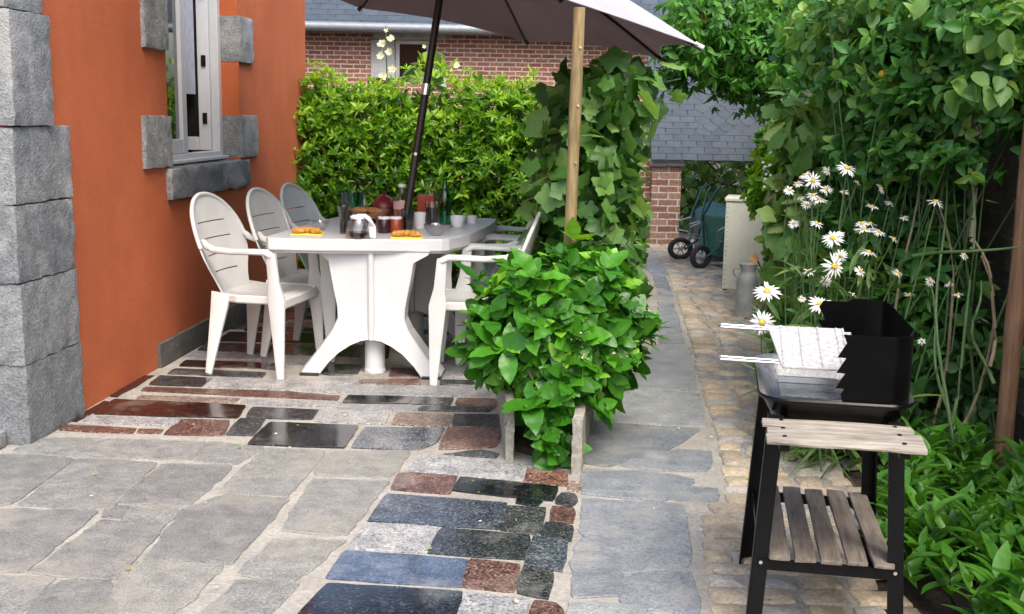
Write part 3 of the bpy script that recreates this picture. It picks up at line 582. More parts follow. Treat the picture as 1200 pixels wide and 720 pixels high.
# window surround stones
for i, (s0, s1, z0, z1) in enumerate([(.83, SL+.005, 1.07, 1.34), (.87, SL+.005, 1.68, 2.02), (SR_-.005, 2.76, 1.07, 1.34), (SR_-.005, 2.70, 1.68, 1.97), (.83, SL+.005, 2.4, 2.74), (SR_-.005, 2.76, 2.4, 2.74)]):
    mb = MB(); rough_box(mb, (s0, -.13, z0), (s1, .022, z1), M['quoin'], HP, .018, .006, .004, seed=i+11, tint=random.random()*.7); mb.build('window_quoin', house, smooth=True)
mb = MB(); rough_box(mb, (1.14, -.16, .885), (2.53, .035, 1.055), M['quoin'], HP, .022, .010, .006, seed=41, tint=.0); mb.build('window_sill', house, smooth=True)
win = bpy.data.objects.new('window', None); link(win, house)
mb = MB(); FN = -.115
for a, b in (((SL, FN-.06, ZB), (SL+.05, FN, ZT)), ((SR_-.055, FN-.06, ZB), (SR_, FN, ZT)), ((SL+.05, FN-.06, ZB), (SR_-.055, FN, ZB+.05)), ((SL+.05, FN-.06, ZT-.05), (SR_-.055, FN, ZT)), ((SL+.02, FN, ZB), (SR_-.02, FN+.045, ZB+.02))): hbox(mb, a, b, M['upvc'])
mb.build('window_frame', win, bevel=.004)
def sash(M4, L_):
    mb = MB(); z0, z1 = ZB+.052, ZT-.052
    for a, b in (((0, -.05, z0), (.075, 0, z1)), ((L_-.075, -.05, z0), (L_, 0, z1)), ((.075, -.05, z0), (L_-.075, 0, z0+.085)), ((.075, -.05, z1-.085), (L_-.075, 0, z1))): mb.box(a, b, M['upvc'], M4)
    mb.build('sash', win, bevel=.004)
    mb = MB(); mb.box((.073, -.03, z0+.083), (L_-.073, -.022, z1-.083), M['pane'], M4); mb.build('pane', win)
sash(HP @ Matrix.Translation((SL+.052, FN-.004, 0)), .565)
sash(HP @ Matrix.Translation((SR_-.06, FN-.05, 0)) @ Matrix.Rotation(R(-102), 4, 'Z'), .565)
LS = HP @ Matrix.Translation((SR_-.06, FN-.05, 0)) @ Matrix.Rotation(R(-102), 4, 'Z')
for z in (1.32, 1.68, 2.1):
    mb = MB(); mb.box((.022, -.062, z-.035), (.05, .012, z+.035), M['black_paint'], LS); mb.box((.03, -.07, z-.012), (.042, .02, z+.012), M['black_paint'], LS); mb.build('latch', win, bevel=.002)
mb = MB(); hbox(mb, (1.62, -.24, 1.47), (2.28, -.235, 2.9), M['curtain_reflection']); mb.build('reflection_sheet', house)  # sheet added to imitate a curtain reflected in the open sash glass
mb = MB()
for a, b in (((.2, -3.0, .3), (.22, T, 3)), ((3.7, -3.0, .3), (3.72, T, 3)), ((.2, -3.02, .3), (3.72, -3.0, 3)), ((.2, -3.0, .28), (3.72, T, .3)), ((.2, -3.0, 3), (3.72, T, 3.02))): hbox(mb, a, b, M['dark_room'])
mb.build('room', house)  # dark box added behind the window to stop light leaking through

# ------------------------------------------------------------------ BRICK BUILDING BEHIND (slate roof, gutter, windows)
BY = 15.0
def bx_(x, y=60): return D(x, y, BY).x
def bz_(y, x=480): return D(x, y, BY).z
bld = thing('brick_building', 'long brown brick outbuilding behind the hedge with a slate roof and stone lintel', 'outbuilding', (0, BY, 0))
x0, x1 = bx_(300), bx_(762); EZ = bz_(36); wx0, wx1, wz0, wz1 = bx_(463), bx_(504), bz_(95), bz_(47)
vx0, vx1, vz0, vz1 = bx_(374), bx_(414), bz_(200), bz_(150)
mb = MB()
def bbox(mb, xa, xb, za, zb, m, ya=0, yb=.3): mb.box((xa, ya, za), (xb, yb, zb), m)
bbox(mb, x0-3, vx0, 0, EZ, M['brick']); bbox(mb, vx0, vx1, 0, vz0, M['brick']); bbox(mb, vx0, vx1, vz1, EZ, M['brick'])
bbox(mb, vx1, wx0, 0, EZ, M['brick']); bbox(mb, wx0, wx1, 0, wz0, M['brick']); bbox(mb, wx0, wx1, wz1, EZ, M['brick']); bbox(mb, wx1, x1+.0, 0, EZ, M['brick'])
bbox(mb, x1-.3, x1, 0, EZ, M['brick'], .3, 6); mb.build('wall', bld)
mb = MB(); rough_box(mb, (bx_(438), -.04, wz1), (bx_(524), .1, wz1+.17), M['lintel'], Matrix(), .1, .006); mb.build('lintel', bld)
mb = MB(); rough_box(mb, (wx0-.32, -.03, wz0+.03), (wx0-.003, .1, wz1-.002), M['lintel'], Matrix(), .1, .006); mb.build('window_surround', bld); mb = MB(); rough_box(mb, (wx1+.003, -.03, wz0-.1), (wx1+.22, .1, wz0+.1), M['lintel'], Matrix(), .1, .006); mb.build('window_surround', bld)
def bwin(a, b, c, d_, bars):
    f = MB(); t = .05
    for q in ((a, a+t, c, d_), (b-t, b, c, d_), (a+t, b-t, c, c+t), (a+t, b-t, d_-t, d_)): bbox(f, *q, M['upvc'], .06, .12)
    for k in range(1, bars): xx = a+(b-a)*k/bars; bbox(f, xx-.018, xx+.018, c+t, d_-t, M['upvc'], .07, .11)
    fo = f.build('window', bld, bevel=.004); g = MB(); bbox(g, a+t, b-t, c+t, d_-t, M['pane'], .085, .095); g.build('pane', fo)
bwin(wx0, wx1, wz0, wz1, 1); bwin(vx0, vx1, vz0, vz1, 4)
f = MB(); 
for zz in (vz0+.2, vz0+.4): bbox(f, vx0, vx1, zz, zz+.02, M['upvc'], .07, .11)
f.build('glazing_bar', bld)
def slates(mb, P0, ux, uy, W_, H_, sw=.24, sh=.13, seed=1, scal=(None, None)):
    """overlapping slates on a slope: P0 lower-left, ux along eave, uy up the slope"""
    rr = random.Random(seed); n_ = ux.cross(uy).normalized(); rows = int(H_/sh); 
    for r_ in range(rows):
        off = (r_ % 2)*sw/2; v = r_*sh; x = -off
        while x < W_:
            xa = max(0, x)+.003; xb = min(W_, x+sw)-.003
            if xb-xa > .03:
                sc_ = scal[0] is not None and scal[0] <= r_ < scal[1] and scal[2] < x < scal[3]
                e = rr.uniform(-.004, .004); th = .007+rr.uniform(0, .002)
                if sc_:
                    pts = []
                    for k in range(7): tt = k/6; pts.append((xa+(xb-xa)*tt, v-.01-.055*math.sin(math.pi*tt)+.055*.4))
                else: pts = [(xa, v-.01+e), (xb, v-.01-e)]
                base = [P0+ux*a+uy*b+n_*th for a, b in pts]; top = [P0+ux*a+uy*(v+sh+.02)+n_*.004 for a, b in (pts[-1], pts[0])]
                low = [p-n_*th*.8 for p in base]; nb = len(pts)
                vs = base+top+low; fs = [tuple(range(nb+2))]+[(nb+2+k, nb+3+k, k+1, k) for k in range(nb-1)]
                mb.add(vs, fs, M['slate'], rr.random())
            x += sw
    q = [P0-n_*.02, P0+ux*W_-n_*.02, P0+ux*W_+uy*H_-n_*.02, P0+uy*H_-n_*.02]; mb.add(q, [(0, 1, 2, 3)], M['slate'], 0)
mb = MB(); uy = Vector((0, math.cos(R(42)), math.sin(R(42)))); slates(mb, Vector((x0-3, -.28, EZ+.03)), Vector((1, 0, 0)), uy, x1-x0+3+2.2, 4.2, .22, .11, 2)
roof = mb.build('roof', bld)
mb = MB(); mb.sweep([(x0-3, -.33, EZ+.03), (x1+2.2, -.33, EZ-.02)], .06, M['zinc'], n=10); mb.build('gutter', bld, smooth=True)
mb = MB(); c_ = D(815, -2, BY+.9)-Vector((0, BY, 0)); Mq = Matrix.Translation(c_) @ Matrix.Rotation(R(42), 4, 'X'); mb.box((-.4, -.3, .02), (.9, .45, .1), M['upvc'], Mq); sk = mb.build('skylight', bld, bevel=.01)
g = MB(); g.box((-.33, -.23, .1), (.83, .38, .105), M['pane'], Mq); g.build('pane', sk)

# ------------------------------------------------------------------ LOW SLATE SHELTER (right) with brick pillar
SY = 12.2
sh = thing('slate_shelter', 'low open shelter with a steep scalloped slate roof on a brick pillar', 'shelter', (0, SY, 0))
pa, pb = D(763, 240, SY), D(797, 240, SY); ezs = D(800, 190, SY).z
mb = MB(); mb.box((pa.x, 0, 0), (pb.x, .32, ezs-.05), M['brick2']); mb.build('pillar', sh)
mb = MB(); rough_box(mb, (pa.x-.02, -.03, ezs-.05), (pb.x+.03, .35, ezs+.005), M['lintel'], Matrix(), .06, .004, .008); mb.build('pillar_cap', sh, smooth=True)
mb = MB(); mb.box((pa.x-.25, .1, 0), (pa.x-.002, .3, ezs), M['brick']); mb.build('side_wall', sh)
mb = MB(); uy = Vector((0, math.cos(R(58)), math.sin(R(58)))); x0s = D(762, 190, SY).x; slates(mb, Vector((x0s, -.08, ezs+.03)), Vector((1, 0, 0)), uy, 3.6, 1.62, .165, .078, 4, (5, 18, .45, 3.0)); mb.build('roof', sh)
mb = MB(); mb.box((x0s-.02, -.07, ezs+.008), (x0s+3.6, .0, ezs+.03), M['zinc']); mb.build('eave_board', sh)
mb = MB(); mb.box((x0s+3.45, .1, 0), (x0s+3.6, .3, ezs+.005), M['brick2']); mb.build('pillar', sh)

# ------------------------------------------------------------------ UMBRELLA
UC = Vector((-.42, 6.2, 1.955)); UR = 1.42
umb = thing('parasol', 'large brown garden parasol leaning over the white table on its dark pole', 'parasol', (-.71, 6.2, 0))
off = Vector((-.71, 6.2, 0))
def rim(a, k=1.0): a_ = R(a); return Vector((UC.x+UR*k*math.cos(a_), UC.y+UR*k*math.sin(a_), UC.z-.25*k*math.cos(a_-R(5))))-off
apex = Vector((UC.x+.07, UC.y, UC.z+.46))-off
base = Vector((0, -.05, 0.02))
mb = MB(); mb.sweep([base, base.lerp(apex, .5), apex+Vector((.01, 0, .08))], .021, M['dark_pole'], n=14); pole = mb.build('pole', umb, smooth=True)
mb = MB(); q = base.lerp(apex, .475); mb.sweep([q+Vector((0, -.035, 0)), q+Vector((0, .035, 0))], .009, M['steel'], n=10); mb.build('pin', pole)
mb = MB(); q = base.lerp(apex, .62); mb.sweep([q-(apex-base).normalized()*.03, q+(apex-base).normalized()*.03], .027, M['steel'], n=12); mb.build('collar', pole)
tips = [rim(-20+45*i) for i in range(8)]
for nm, dz, mat_ in (('canopy', 0, None),):
    mb = MB(); NU, NV = 10, 12
    for side in (0, 1):
        for i in range(8):
            A, B = tips[i], tips[(i+1) % 8]; vs = []; fs = []
            for v in range(NV+1):
                t = v/NV
                for u in range(NU+1):
                    s_ = u/NU; edge = A.lerp(B, s_); sag = math.sin(math.pi*s_)
                    mid = (A+B)/2; edge = edge+(apex-edge)*.075*sag  # hem curves inwards
                    p = apex.lerp(edge, t); p.z += .05*math.sin(math.pi*t)*(1-.55*sag) - .015*sag*t
                    vs.append(p+Vector((0, 0, .003*side)))
            for v in range(NV):
                for u in range(NU):
                    a = v*(NU+1)+u; f = (a, a+1, a+NU+2, a+NU+1); fs.append(f if side else f[::-1])
            mb.add(vs, fs, M['canopy_out'] if side else M['canopy_in'])
    mb.build('canopy', umb, smooth=True)
hub = base.lerp(apex, .84)
for i in range(8):
    mb = MB(); A = tips[i]; pts = []
    for k in range(9):
        t = k/8; p = apex.lerp(A, t*1.005); p.z += .05*math.sin(math.pi*t)-.014; pts.append(p)
    mb.sweep(pts, (.006, .009) and [(.006, .009)]*9, M['dark_pole'], n=6); rb = mb.build('rib', umb)
    mb = MB(); mb.sweep([hub, pts[4]], .006, M['dark_pole'], n=6); mb.build('strut', rb)
    mb = MB(); mb.sweep([A+(A-apex).normalized()*-.03, A+(A-apex).normalized()*.02], .012, M['white_plastic'] if i == 0 else M['black_paint'], n=8); mb.build('rib_tip', rb)
mb = MB(); mb.lathe([(0, -.05), (.035, -.05), (.04, 0), (.03, .03), (0, .03)], M['black_paint'], 16, Matrix.Translation(hub)); mb.build('hub', umb, smooth=True)

# ------------------------------------------------------------------ TABLE
TB = thing('garden_table', 'white moulded plastic garden table laid for a meal under the parasol', 'table', (-.68, 6.4, 0))
to = Vector((-.68, 6.4, 0))
outl = [(-1.262, 5.735), (-1.0, 5.725), (-.62, 5.76), (-.37, 5.80), (-.335, 5.83), (-.235, 6.1), (-.165, 6.45), (-.115, 6.8), (-.105, 7.0), (-.13, 7.04), (-.5, 7.09), (-.98, 7.12), (-1.06, 7.1), (-1.15, 6.75), (-1.225, 6.3), (-1.285, 5.80)]
def prism(mb, pts, z0, z1, m, off=Vector((0, 0, 0))):
    n_ = len(pts); vs = [(x-off.x, y-off.y, z0) for x, y in pts]+[(x-off.x, y-off.y, z1) for x, y in pts]
    mb.add(vs, [tuple(range(n_-1, -1, -1)), tuple(range(n_, 2*n_))]+[(k, (k+1) % n_, n_+(k+1) % n_, n_+k) for k in range(n_)], m)
mb = MB(); prism(mb, outl, .668, .732, M['table_plastic'], to); cx = sum(p[0] for p in outl)/len(outl); cy = sum(p[1] for p in outl)/len(outl)
top = mb.build('tabletop', TB, bevel=.006)
ins = [(cx+(x-cx)*.96, cy+(y-cy)*.97) for x, y in outl]; ins2 = [(cx+(x-cx)*.93, cy+(y-cy)*.94) for x, y in outl]
mb = MB(); n_ = len(outl); vs = [(x-to.x, y-to.y, .67) for x, y in ins]+[(x-to.x, y-to.y, .655) for x, y in ins]+[(x-to.x, y-to.y, .655) for x, y in ins2]+[(x-to.x, y-to.y, .67) for x, y in ins2]
mb.add(vs, [(r_*n_+k, r_*n_+(k+1) % n_, (r_+1)*n_+(k+1) % n_, (r_+1)*n_+k)[::-1] for r_ in range(3) for k in range(n_)], M['table_plastic']); mb.build('table_skirt', TB)
def pedestal(cx, cy, rz):
    """shaped moulded panel: wide at top, waisted, splitting into two arched feet"""
    Mq = Matrix.Translation((cx-to.x, cy-to.y, 0)) @ Matrix.Rotation(rz, 4, 'Z')
    # right half outline (x>=0), z
    half = [(.0, .67), (.31, .67), (.30, .652), (.225, .61), (.205, .50), (.18, .37), (.178, .31), (.205, .25), (.29, .13), (.35, .055), (.372, .02), (.372, 0), (.275, 0), (.26, .025), (.225, .07), (.17, .125), (.11, .165), (.055, .19), (0, .20)]
    full = half+[(-x, z) for x, z in reversed(half[1:-1])]; n_ = len(full); vs = []
    for y_, k in ((-.045, .94), (-.06, 1.0), (.06, 1.0), (.045, .94)):
        for x, z in full:
            yy = y_*(1+.6*max(0, (.3-z)/.3)); vs.append(Mq @ Vector((x, yy, z)))
    c0 = len(vs)
    mb = MB(); fs = [tuple(range(n_-1, -1, -1)), tuple(range(3*n_, 4*n_))]
    for r_ in range(3):
        for k in range(n_): fs.append((r_*n_+k, r_*n_+(k+1) % n_, (r_+1)*n_+(k+1) % n_, (r_+1)*n_+k))
    mb.add(vs, fs, M['table_plastic'])
    mb.sweep([Mq @ Vector((0, -.056, .19)), Mq @ Vector((0, -.056, .66))], [(.016, .016)]*2, M['table_plastic'], n=10)
    pd = mb.build('pedestal', TB, bevel=.008)
    mb = MB(); mb.lathe([(.0, .0), (.058, 0), (.058, .02), (.055, .022), (.052, .3), (.045, .66), (0, .66)], M['table_plastic'], 24, Mq @ Matrix.Translation((0, .05, 0))); mb.build('pedestal_tube', pd, smooth=False, bevel=.002)
    for s_ in (-1, 1):
        mb = MB(); mb.box((s_*.325-.05, -.10, -.0), (s_*.325+.05, .10, .012), M['rubber'], Mq); mb.build('foot_pad', pd)
pedestal(-.735, 5.84, R(-4)); pedestal(-.60, 6.75, R(-4))

# ------------------------------------------------------------------ CHAIRS  (local: faces +X, floor origin)
def make_chair():
    root = thing('garden_chair', '', 'chair'); m = M['white_plastic']
    # backrest shell
    def bp_(u, z):
        t = (z-.40)/.52; x = -.215-.17*t-.02*math.sin(t*3)+.055*u*u*(1-.3*t); return x
    def half_w(z):
        if z < .66: k = (z-.40)/.26; return .165+.105*(k*k*(3-2*k))
        k = (z-.66)/.262; return .27*math.sqrt(max(0, 1-k**2.3))
    zs = []
    slots = [.52, .605, .69, .775]
    edges = sorted(set([.40, .44, .48]+[s-.0028 for s in slots]+[s+.0028 for s in slots]+[.56, .65, .735, .81, .84, .865, .885, .9, .912, .919]))
    us = [-1, -.9, -.8, -.62, -.4, -.2, 0, .2, .4, .62, .8, .9, 1]; vs = []; fs = []; nu = len(us)
    for z in edges:
        w_ = half_w(z)
        for u in us: vs.append((bp_(u*w_/.25, z), u*w_, z))
    for i in range(len(edges)-1):
        zc = (edges[i]+edges[i+1])/2
        for j in range(nu-1):
            uc = (us[j]+us[j+1])/2
            if any(abs(zc-s) < .002 for s in slots) and abs(uc) < .58: continue
            a = i*nu+j; fs.append((a, a+1, a+nu+1, a+nu))
    mb = MB(); mb.add(vs, fs, m)
    back = mb.build('backrest', root, smooth=True, solid=.007)
    mb = MB(); pts = []
    K = 28
    for k in range(K+1):
        an = math.pi*k/K; zz = .66+.262*abs(math.sin(an))**.9; w_ = half_w(min(zz, .9215)); y_ = w_*(1 if an < math.pi/2 else -1)
        if k in (K//2,): y_ = 0; zz = .922
        pts.append((bp_(y_/.25, zz)+.004, y_, zz))
    mb.sweep(pts, [(.011, .011)]*len(pts), m, n=8, up=(1, 0, 0)); mb.build('back_rim', back, smooth=True)
    # seat
    vs = []; fs = []; nx, ny = 12, 10
    for i in range(nx+1):
        x = -.225+.40*i/nx
        for j in range(ny+1):
            v = -1+2*j/ny; hw = (.175+.05*min(1, i/4))*(1-.05*max(0, (i-10)/2)); z = .415-.022*(1-v*v)*math.sin(math.pi*min(1, i/nx*1.05))-.02*(i == nx)-.006*(i == nx-1)
            vs.append((x, v*hw, z))
    for i in range(nx):
        for j in range(ny): a = i*(ny+1)+j; fs.append((a, a+ny+1, a+ny+2, a+1))
    mb = MB(); mb.add(vs, fs, m); st = mb.build('seat', root, smooth=True, solid=.01)
    mb = MB(); e = [(-.225, .175), (-.09, .225), (.165, .222)]
    for s_ in (-1, 1): mb.sweep([(x, s_*y_, .40) for x, y_ in e], [(.006, .022)]*3, m, n=6, sq=.6)
    mb.sweep([(.175, -.215, .385), (.175, .215, .385)], [(.008, .028)]*2, m, n=6, sq=.6); mb.build('seat_apron', st, smooth=False)
    for s_ in (-1, 1):
        mb = MB(); pts = [(-.262, s_*.243, .70), (-.235, s_*.252, .672), (-.19, s_*.262, .657), (-.08, s_*.272, .652), (.03, s_*.275, .657), (.10, s_*.275, .657), (.135, s_*.274, .638)]
        mb.sweep(pts, [(.010, .012), (.016, .018), (.026, .018), (.03, .016), (.031, .016), (.028, .017), (.022, .018)], m, n=10, sq=.7); mb.build('armrest', root, smooth=True)
        mb = MB(); mb.sweep([(.130, s_*.274, .65), (.142, s_*.272, .50), (.152, s_*.266, .41), (.162, s_*.27, .2), (.17, s_*.275, 0)], [(.018, .026), (.014, .03), (.016, .046), (.013, .032), (.011, .019)], m, n=8, sq=.55, up=(1, 0, 0)); 
        mb.build('leg', root, smooth=True)
        mb = MB(); mb.sweep([(-.185, s_*.20, .425), (-.195, s_*.215, .33), (-.22, s_*.235, .16), (-.245, s_*.25, 0)], [(.016, .055), (.015, .046), (.012, .030), (.011, .018)], m, n=8, sq=.55, up=(1, 0, 0)); mb.build('leg', root, smooth=True)
    return root
ch0 = make_chair()
CHAIRS = [(-1.30, 5.95, -12, 'nearest of three white plastic chairs on the house side of the table'), (-1.11, 6.38, -11, 'middle white plastic chair of the three between table and orange wall'), (-1.02, 6.86, -11, 'farthest white plastic chair on the orange wall side of the table'),
      (-.225, 5.85, 180, 'near white plastic chair behind the hydrangea bush on the path side'), (-.10, 6.33, 176, 'middle white plastic chair on the vine side of the table, mostly armrest in view'), (-.03, 6.8, 174, 'farthest white plastic chair on the vine side of the table')]
for i, (x, y, a, lb) in enumerate(CHAIRS):
    o = ch0 if i == 0 else copy_tree(ch0); o.location = (x, y, .008); o.rotation_euler = (0, 0, R(a)); tag(o, lb, 'chair', 'white plastic chairs around the table')

# ------------------------------------------------------------------ THINGS ON THE TABLE
TZ = .7325
def at(x, y): p = G(x, y, TZ); return p
def vessel(name, label, cat, px_, w_px, h_px, prof, mat, group=None, n=24, fills=(), smooth=True):
    """lathe thing; prof in unit (r, z) scaled by real radius/height measured at its distance"""
    p = at(*px_); s = p.y/FPX; r = w_px*s/2; h = h_px*s
    root = thing(name, label, cat, p, 0, group)
    for nm, pf, mt in [('body', prof, mat)]+list(fills):
        mb = MB(); mb.lathe([(a*r, b*h) for a, b in pf], mt, n); mb.build(nm, root, smooth=smooth)
    return root, r, h
GLASS = [(0, 0), (.7, 0), (.78, .02), (.9, .6), (1, 1), (.95, 1), (.85, .6), (.72, .06), (0, .06)]
BOT = [(0, 0), (.95, 0), (1, .03), (1, .55), (.9, .65), (.5, .78), (.36, .85), (.34, .97), (.4, .975), (.4, 1), (0, 1)]
BOWL = [(0, 0), (.45, 0), (.5, .08), (.8, .45), (1, 1), (.95, 1), (.75, .5), (.45, .16), (0, .16)]
def croissants(px_, lb):
    p = at(*px_); root = thing('pastry_tray', lb, 'pastries', p, 0, 'pastries on yellow paper')
    mb = MB(); mb.box((-.085, -.05, 0), (.085, .05, .006), M['yellow_paper']); mb.build('yellow_paper', root, bevel=.002)
    for dx, dy, a in ((-.045, -.01, .5), (.04, -.012, -.5), (.0, .02, .1)):
        mb = MB(); pts = []; sec = []
        for k in range(13):
            t = -1+k/6; pts.append((dx+.042*t*math.cos(a), dy+.042*t*math.sin(a)+.014*t*t, .022+.004*math.cos(t*12))); q = .019*math.sqrt(max(.02, 1-abs(t)**2.2))*(1+.12*(k % 2)); sec.append((q, q*.85))
        mb.sweep(pts, sec, M['pastry'], n=10); mb.build('croissant', root, smooth=True)
croissants((361, 275), 'pastries on yellow paper at the house end of the table edge'); croissants((477, 279), 'pastries on yellow paper in front of the jam jars')
# coffee pot
p = at(420, 279); cp = thing('coffee_pot', 'glass coffee pot with a white lid and big white handle at the table edge', 'coffee pot', p)
mb = MB(); mb.lathe([(.0, .0), (.058, .0), (.066, .012), (.066, .04), (.05, .085), (.04, .105), (.037, .105), (.047, .083), (.062, .04), (.06, .006), (0, .006)], M['glass'], 28); mb.build('jug', cp, smooth=True)
mb = MB(); mb.lathe([(0, .006), (.06, .007), (.0615, .03), (0, .03)], M['coffee'], 28); mb.build('coffee', cp, smooth=False)
mb = MB(); mb.lathe([(.041, .10), (.043, .112), (.03, .12), (0, .122)], M['china'], 24); mb.build('lid', cp, smooth=True)
mb = MB(); mb.sweep([(.0, -.01, .118), (.035, -.012, .118), (.062, -.015, .1), (.074, -.018, .06), (.078, -.02, .015), (.076, -.02, .004)], [(.022, .008), (.024, .01), (.022, .011), (.02, .011), (.018, .011), (.016, .010)], M['china'], n=10, sq=.7); mb.build('handle', cp, smooth=True)
vessel('carafe', 'narrow smoked glass carafe of dark drink left of the coffee pot', 'carafe', (403, 274), 16, 33, [(0, 0), (.6, 0), (.62, .05), (.6, .5), (1, 1), (.93, 1), (.52, .5), (.5, .06), (0, .06)], M['smoke_glass'], fills=[('drink', [(0, .07), (.5, .07), (.55, .55), (.75, .78), (0, .78)], M['cola'])])
vessel('glass_bowl', 'shallow clear glass bowl behind the pastries nearest the house', 'bowl', (374, 270), 26, 11, BOWL, M['glass'], 'clear glass bowls on the table')
vessel('glass_bowl', 'clear glass dish on the table in front of the dark drink glass', 'bowl', (511, 276), 30, 13, BOWL, M['glass'], 'clear glass bowls on the table')
vessel('glass_bowl', 'clear glass bowl at the far end of the table', 'bowl', (543, 261), 24, 10, BOWL, M['glass'], 'clear glass bowls on the table')
vessel('jam_jar', 'dark jam jar with pale lid just right of the coffee pot', 'jar', (450, 273), 14, 19, [(0, 0), (.95, 0), (1, .05), (1, .85), (.95, .87), (0, .87)], M['jam_dark'], 'jam jars', fills=[('lid', [(0, .865), (1, .865), (1, 1), (0, 1)], M['cap_white'])])
vessel('jam_jar', 'orange red jam jar with pale lid beside the dark jam jar', 'jar', (464, 273), 14, 19, [(0, 0), (.95, 0), (1, .05), (1, .85), (.95, .87), (0, .87)], M['jam_red'], 'jam jars', fills=[('lid', [(0, .865), (1, .865), (1, 1), (0, 1)], M['cap_white'])])
vessel('tumbler', 'smoked tumbler right of the red jam jar', 'glass', (478, 272), 16, 27, GLASS, M['smoke_glass'], fills=[('drink', [(0, .07), (.7, .07), (.8, .6), (0, .6)], M['cola'])])
vessel('tumbler', 'clear tumbler full of dark cola in front of the green bottle', 'glass', (506, 264), 17, 27, GLASS, M['glass'], fills=[('drink', [(0, .08), (.72, .08), (.88, .78), (0, .78)], M['cola'])])
vessel('water_bottle', 'green glass bottle standing near the middle of the table', 'bottle', (521, 263), 15, 53, BOT, M['green_glass'])
vessel('syrup_bottle', 'clear bottle of brown syrup with pinkish label and pale cap', 'bottle', (471, 266), 20, 49, BOT, M['glass'], fills=[('syrup', [(0, .02), (.93, .02), (.93, .42), (0, .42)], M['oil']), ('paper_label', [(1.02, .43), (1.02, .62)], M['pink_label']), ('cap', [(.44, .95), (.44, 1.02), (0, 1.02)], M['cap_white'])])
vessel('clear_bottle', 'empty clear bottle behind the red canister', 'bottle', (505, 258), 17, 48, BOT, M['glass'])
vessel('small_bottle', 'slim clear bottle standing behind the bread basket', 'bottle', (427, 262), 8, 36, BOT, M['glass'])
vessel('storage_canister', 'square shouldered orange red canister behind the drinks', 'canister', (500, 259), 27, 30, [(0, 0), (1, 0), (1, .97), (.97, 1), (0, 1)], M['red_card'], n=4, smooth=False)[0].rotation_euler = (0, 0, R(40))
vessel('pitcher', 'teal plastic pitcher at the far left of the table', 'pitcher', (414, 258), 28, 33, [(0, 0), (.8, 0), (.85, .05), (.95, .6), (1, 1), (.94, 1), (.88, .6), (.78, .07), (0, .07)], M['teal_glass'])
vessel('green_tumbler', 'small pale green tumbler behind the bread', 'glass', (434, 262), 15, 18, GLASS, M['teal_glass'])
vessel('salt_shaker', 'small white shaker with a blue label between basket and syrup bottle', 'shaker', (460, 262), 8, 22, [(0, 0), (.9, 0), (1, .1), (1, .8), (.6, 1), (0, 1)], M['label_blue'], fills=[('cap', [(.85, .84), (.62, 1.02), (0, 1.04)], M['china'])])
vessel('white_cup', 'white mug to the left of the cola glass', 'mug', (492, 268), 14, 19, [(0, 0), (.75, 0), (.85, .1), (1, 1), (.93, 1), (.8, .12), (0, .12)], M['china'], 'white cups')
vessel('white_cup', 'small white cup right of the green bottle', 'mug', (536, 266), 18, 13, [(0, 0), (.6, 0), (.8, .2), (1, 1), (.93, 1), (.74, .24), (0, .24)], M['china'], 'white cups')
vessel('sugar_bowl', 'tall white beaker at the far end beside the clear bowl', 'beaker', (553, 262), 12, 9, [(0, 0), (.85, 0), (1, 1), (.9, 1), (.8, .1), (0, .1)], M['china'])
# arched dark red bread bin / pot
p = at(450, 262); o = thing('red_casserole', 'dark red rounded pot with a lid behind the jam jars', 'pot', p); s_ = p.y/FPX
mb = MB(); mb.lathe([(0, 0), (10*s_, 0), (13*s_, 4*s_), (13.5*s_, 17*s_), (13*s_, 19*s_), (0, 19*s_)], M['dark_red'], 28); mb.build('pot', o, smooth=False, bevel=.002)
mb = MB(); mb.lathe([(14*s_, 19.5*s_), (13*s_, 24*s_), (9*s_, 30*s_), (4*s_, 33*s_), (0, 34*s_)], M['dark_red'], 28); mb.lathe([(0, 33*s_), (2*s_, 34*s_), (2.4*s_, 36*s_), (0, 38*s_)], M['dark_red'], 12); mb.build('lid', o, smooth=True)
# basket with bread
p = at(433, 268); bk = thing('bread_basket', 'long wicker basket holding torn bread behind the coffee pot', 'basket', p, R(-8)); s_ = p.y/FPX
mb = MB(); n_ = 26; vs = []
for z, k in ((.012, .7), (.03, .88), (.055, 1.0), (.055, .93), (.03, .8), (.02, .6)):
    for a in range(n_): an = 2*math.pi*a/n_; vs.append((.115*k*math.cos(an), .06*k*math.sin(an), z+.045+.012*math.cos(2*an)*(z > .02)))
mb.add(vs, [(r_*n_+a, r_*n_+(a+1) % n_, (r_+1)*n_+(a+1) % n_, (r_+1)*n_+a) for r_ in range(5) for a in range(n_)]+[tuple(range(5*n_, 6*n_)), tuple(range(n_-1, -1, -1))], M['wicker'])
for a in range(0, 8): an = 2*math.pi*a/8; mb.sweep([(.06*math.cos(an), .035*math.sin(an), 0), (.08*math.cos(an), .045*math.sin(an), .06)], .004, M['wicker'], n=6)
mb.build('basket', bk, smooth=False)
bl = thing('bread_loaf', 'brown torn bread piled in the wicker basket', 'bread', p+Vector((0, 0, .075)), R(-8))
for i, (x, y, a, l) in enumerate(((-.04, .0, .25, .06), (.03, -.01, -.2, .055), (.0, .02, .05, .05), (-.075, .0, .6, .03))):
    mb = MB(); mb.sweep([(x+l*t*math.cos(a), y+l*t*math.sin(a)*.6, .025+.02*t*math.sin(a)) for t in (-1, -.7, 0, .7, 1)], [(.008, .008), (.02, .016), (.026, .02), (.021, .016), (.008, .008)], M['bread'], n=10); mb.build('bread_piece', bl, smooth=True)

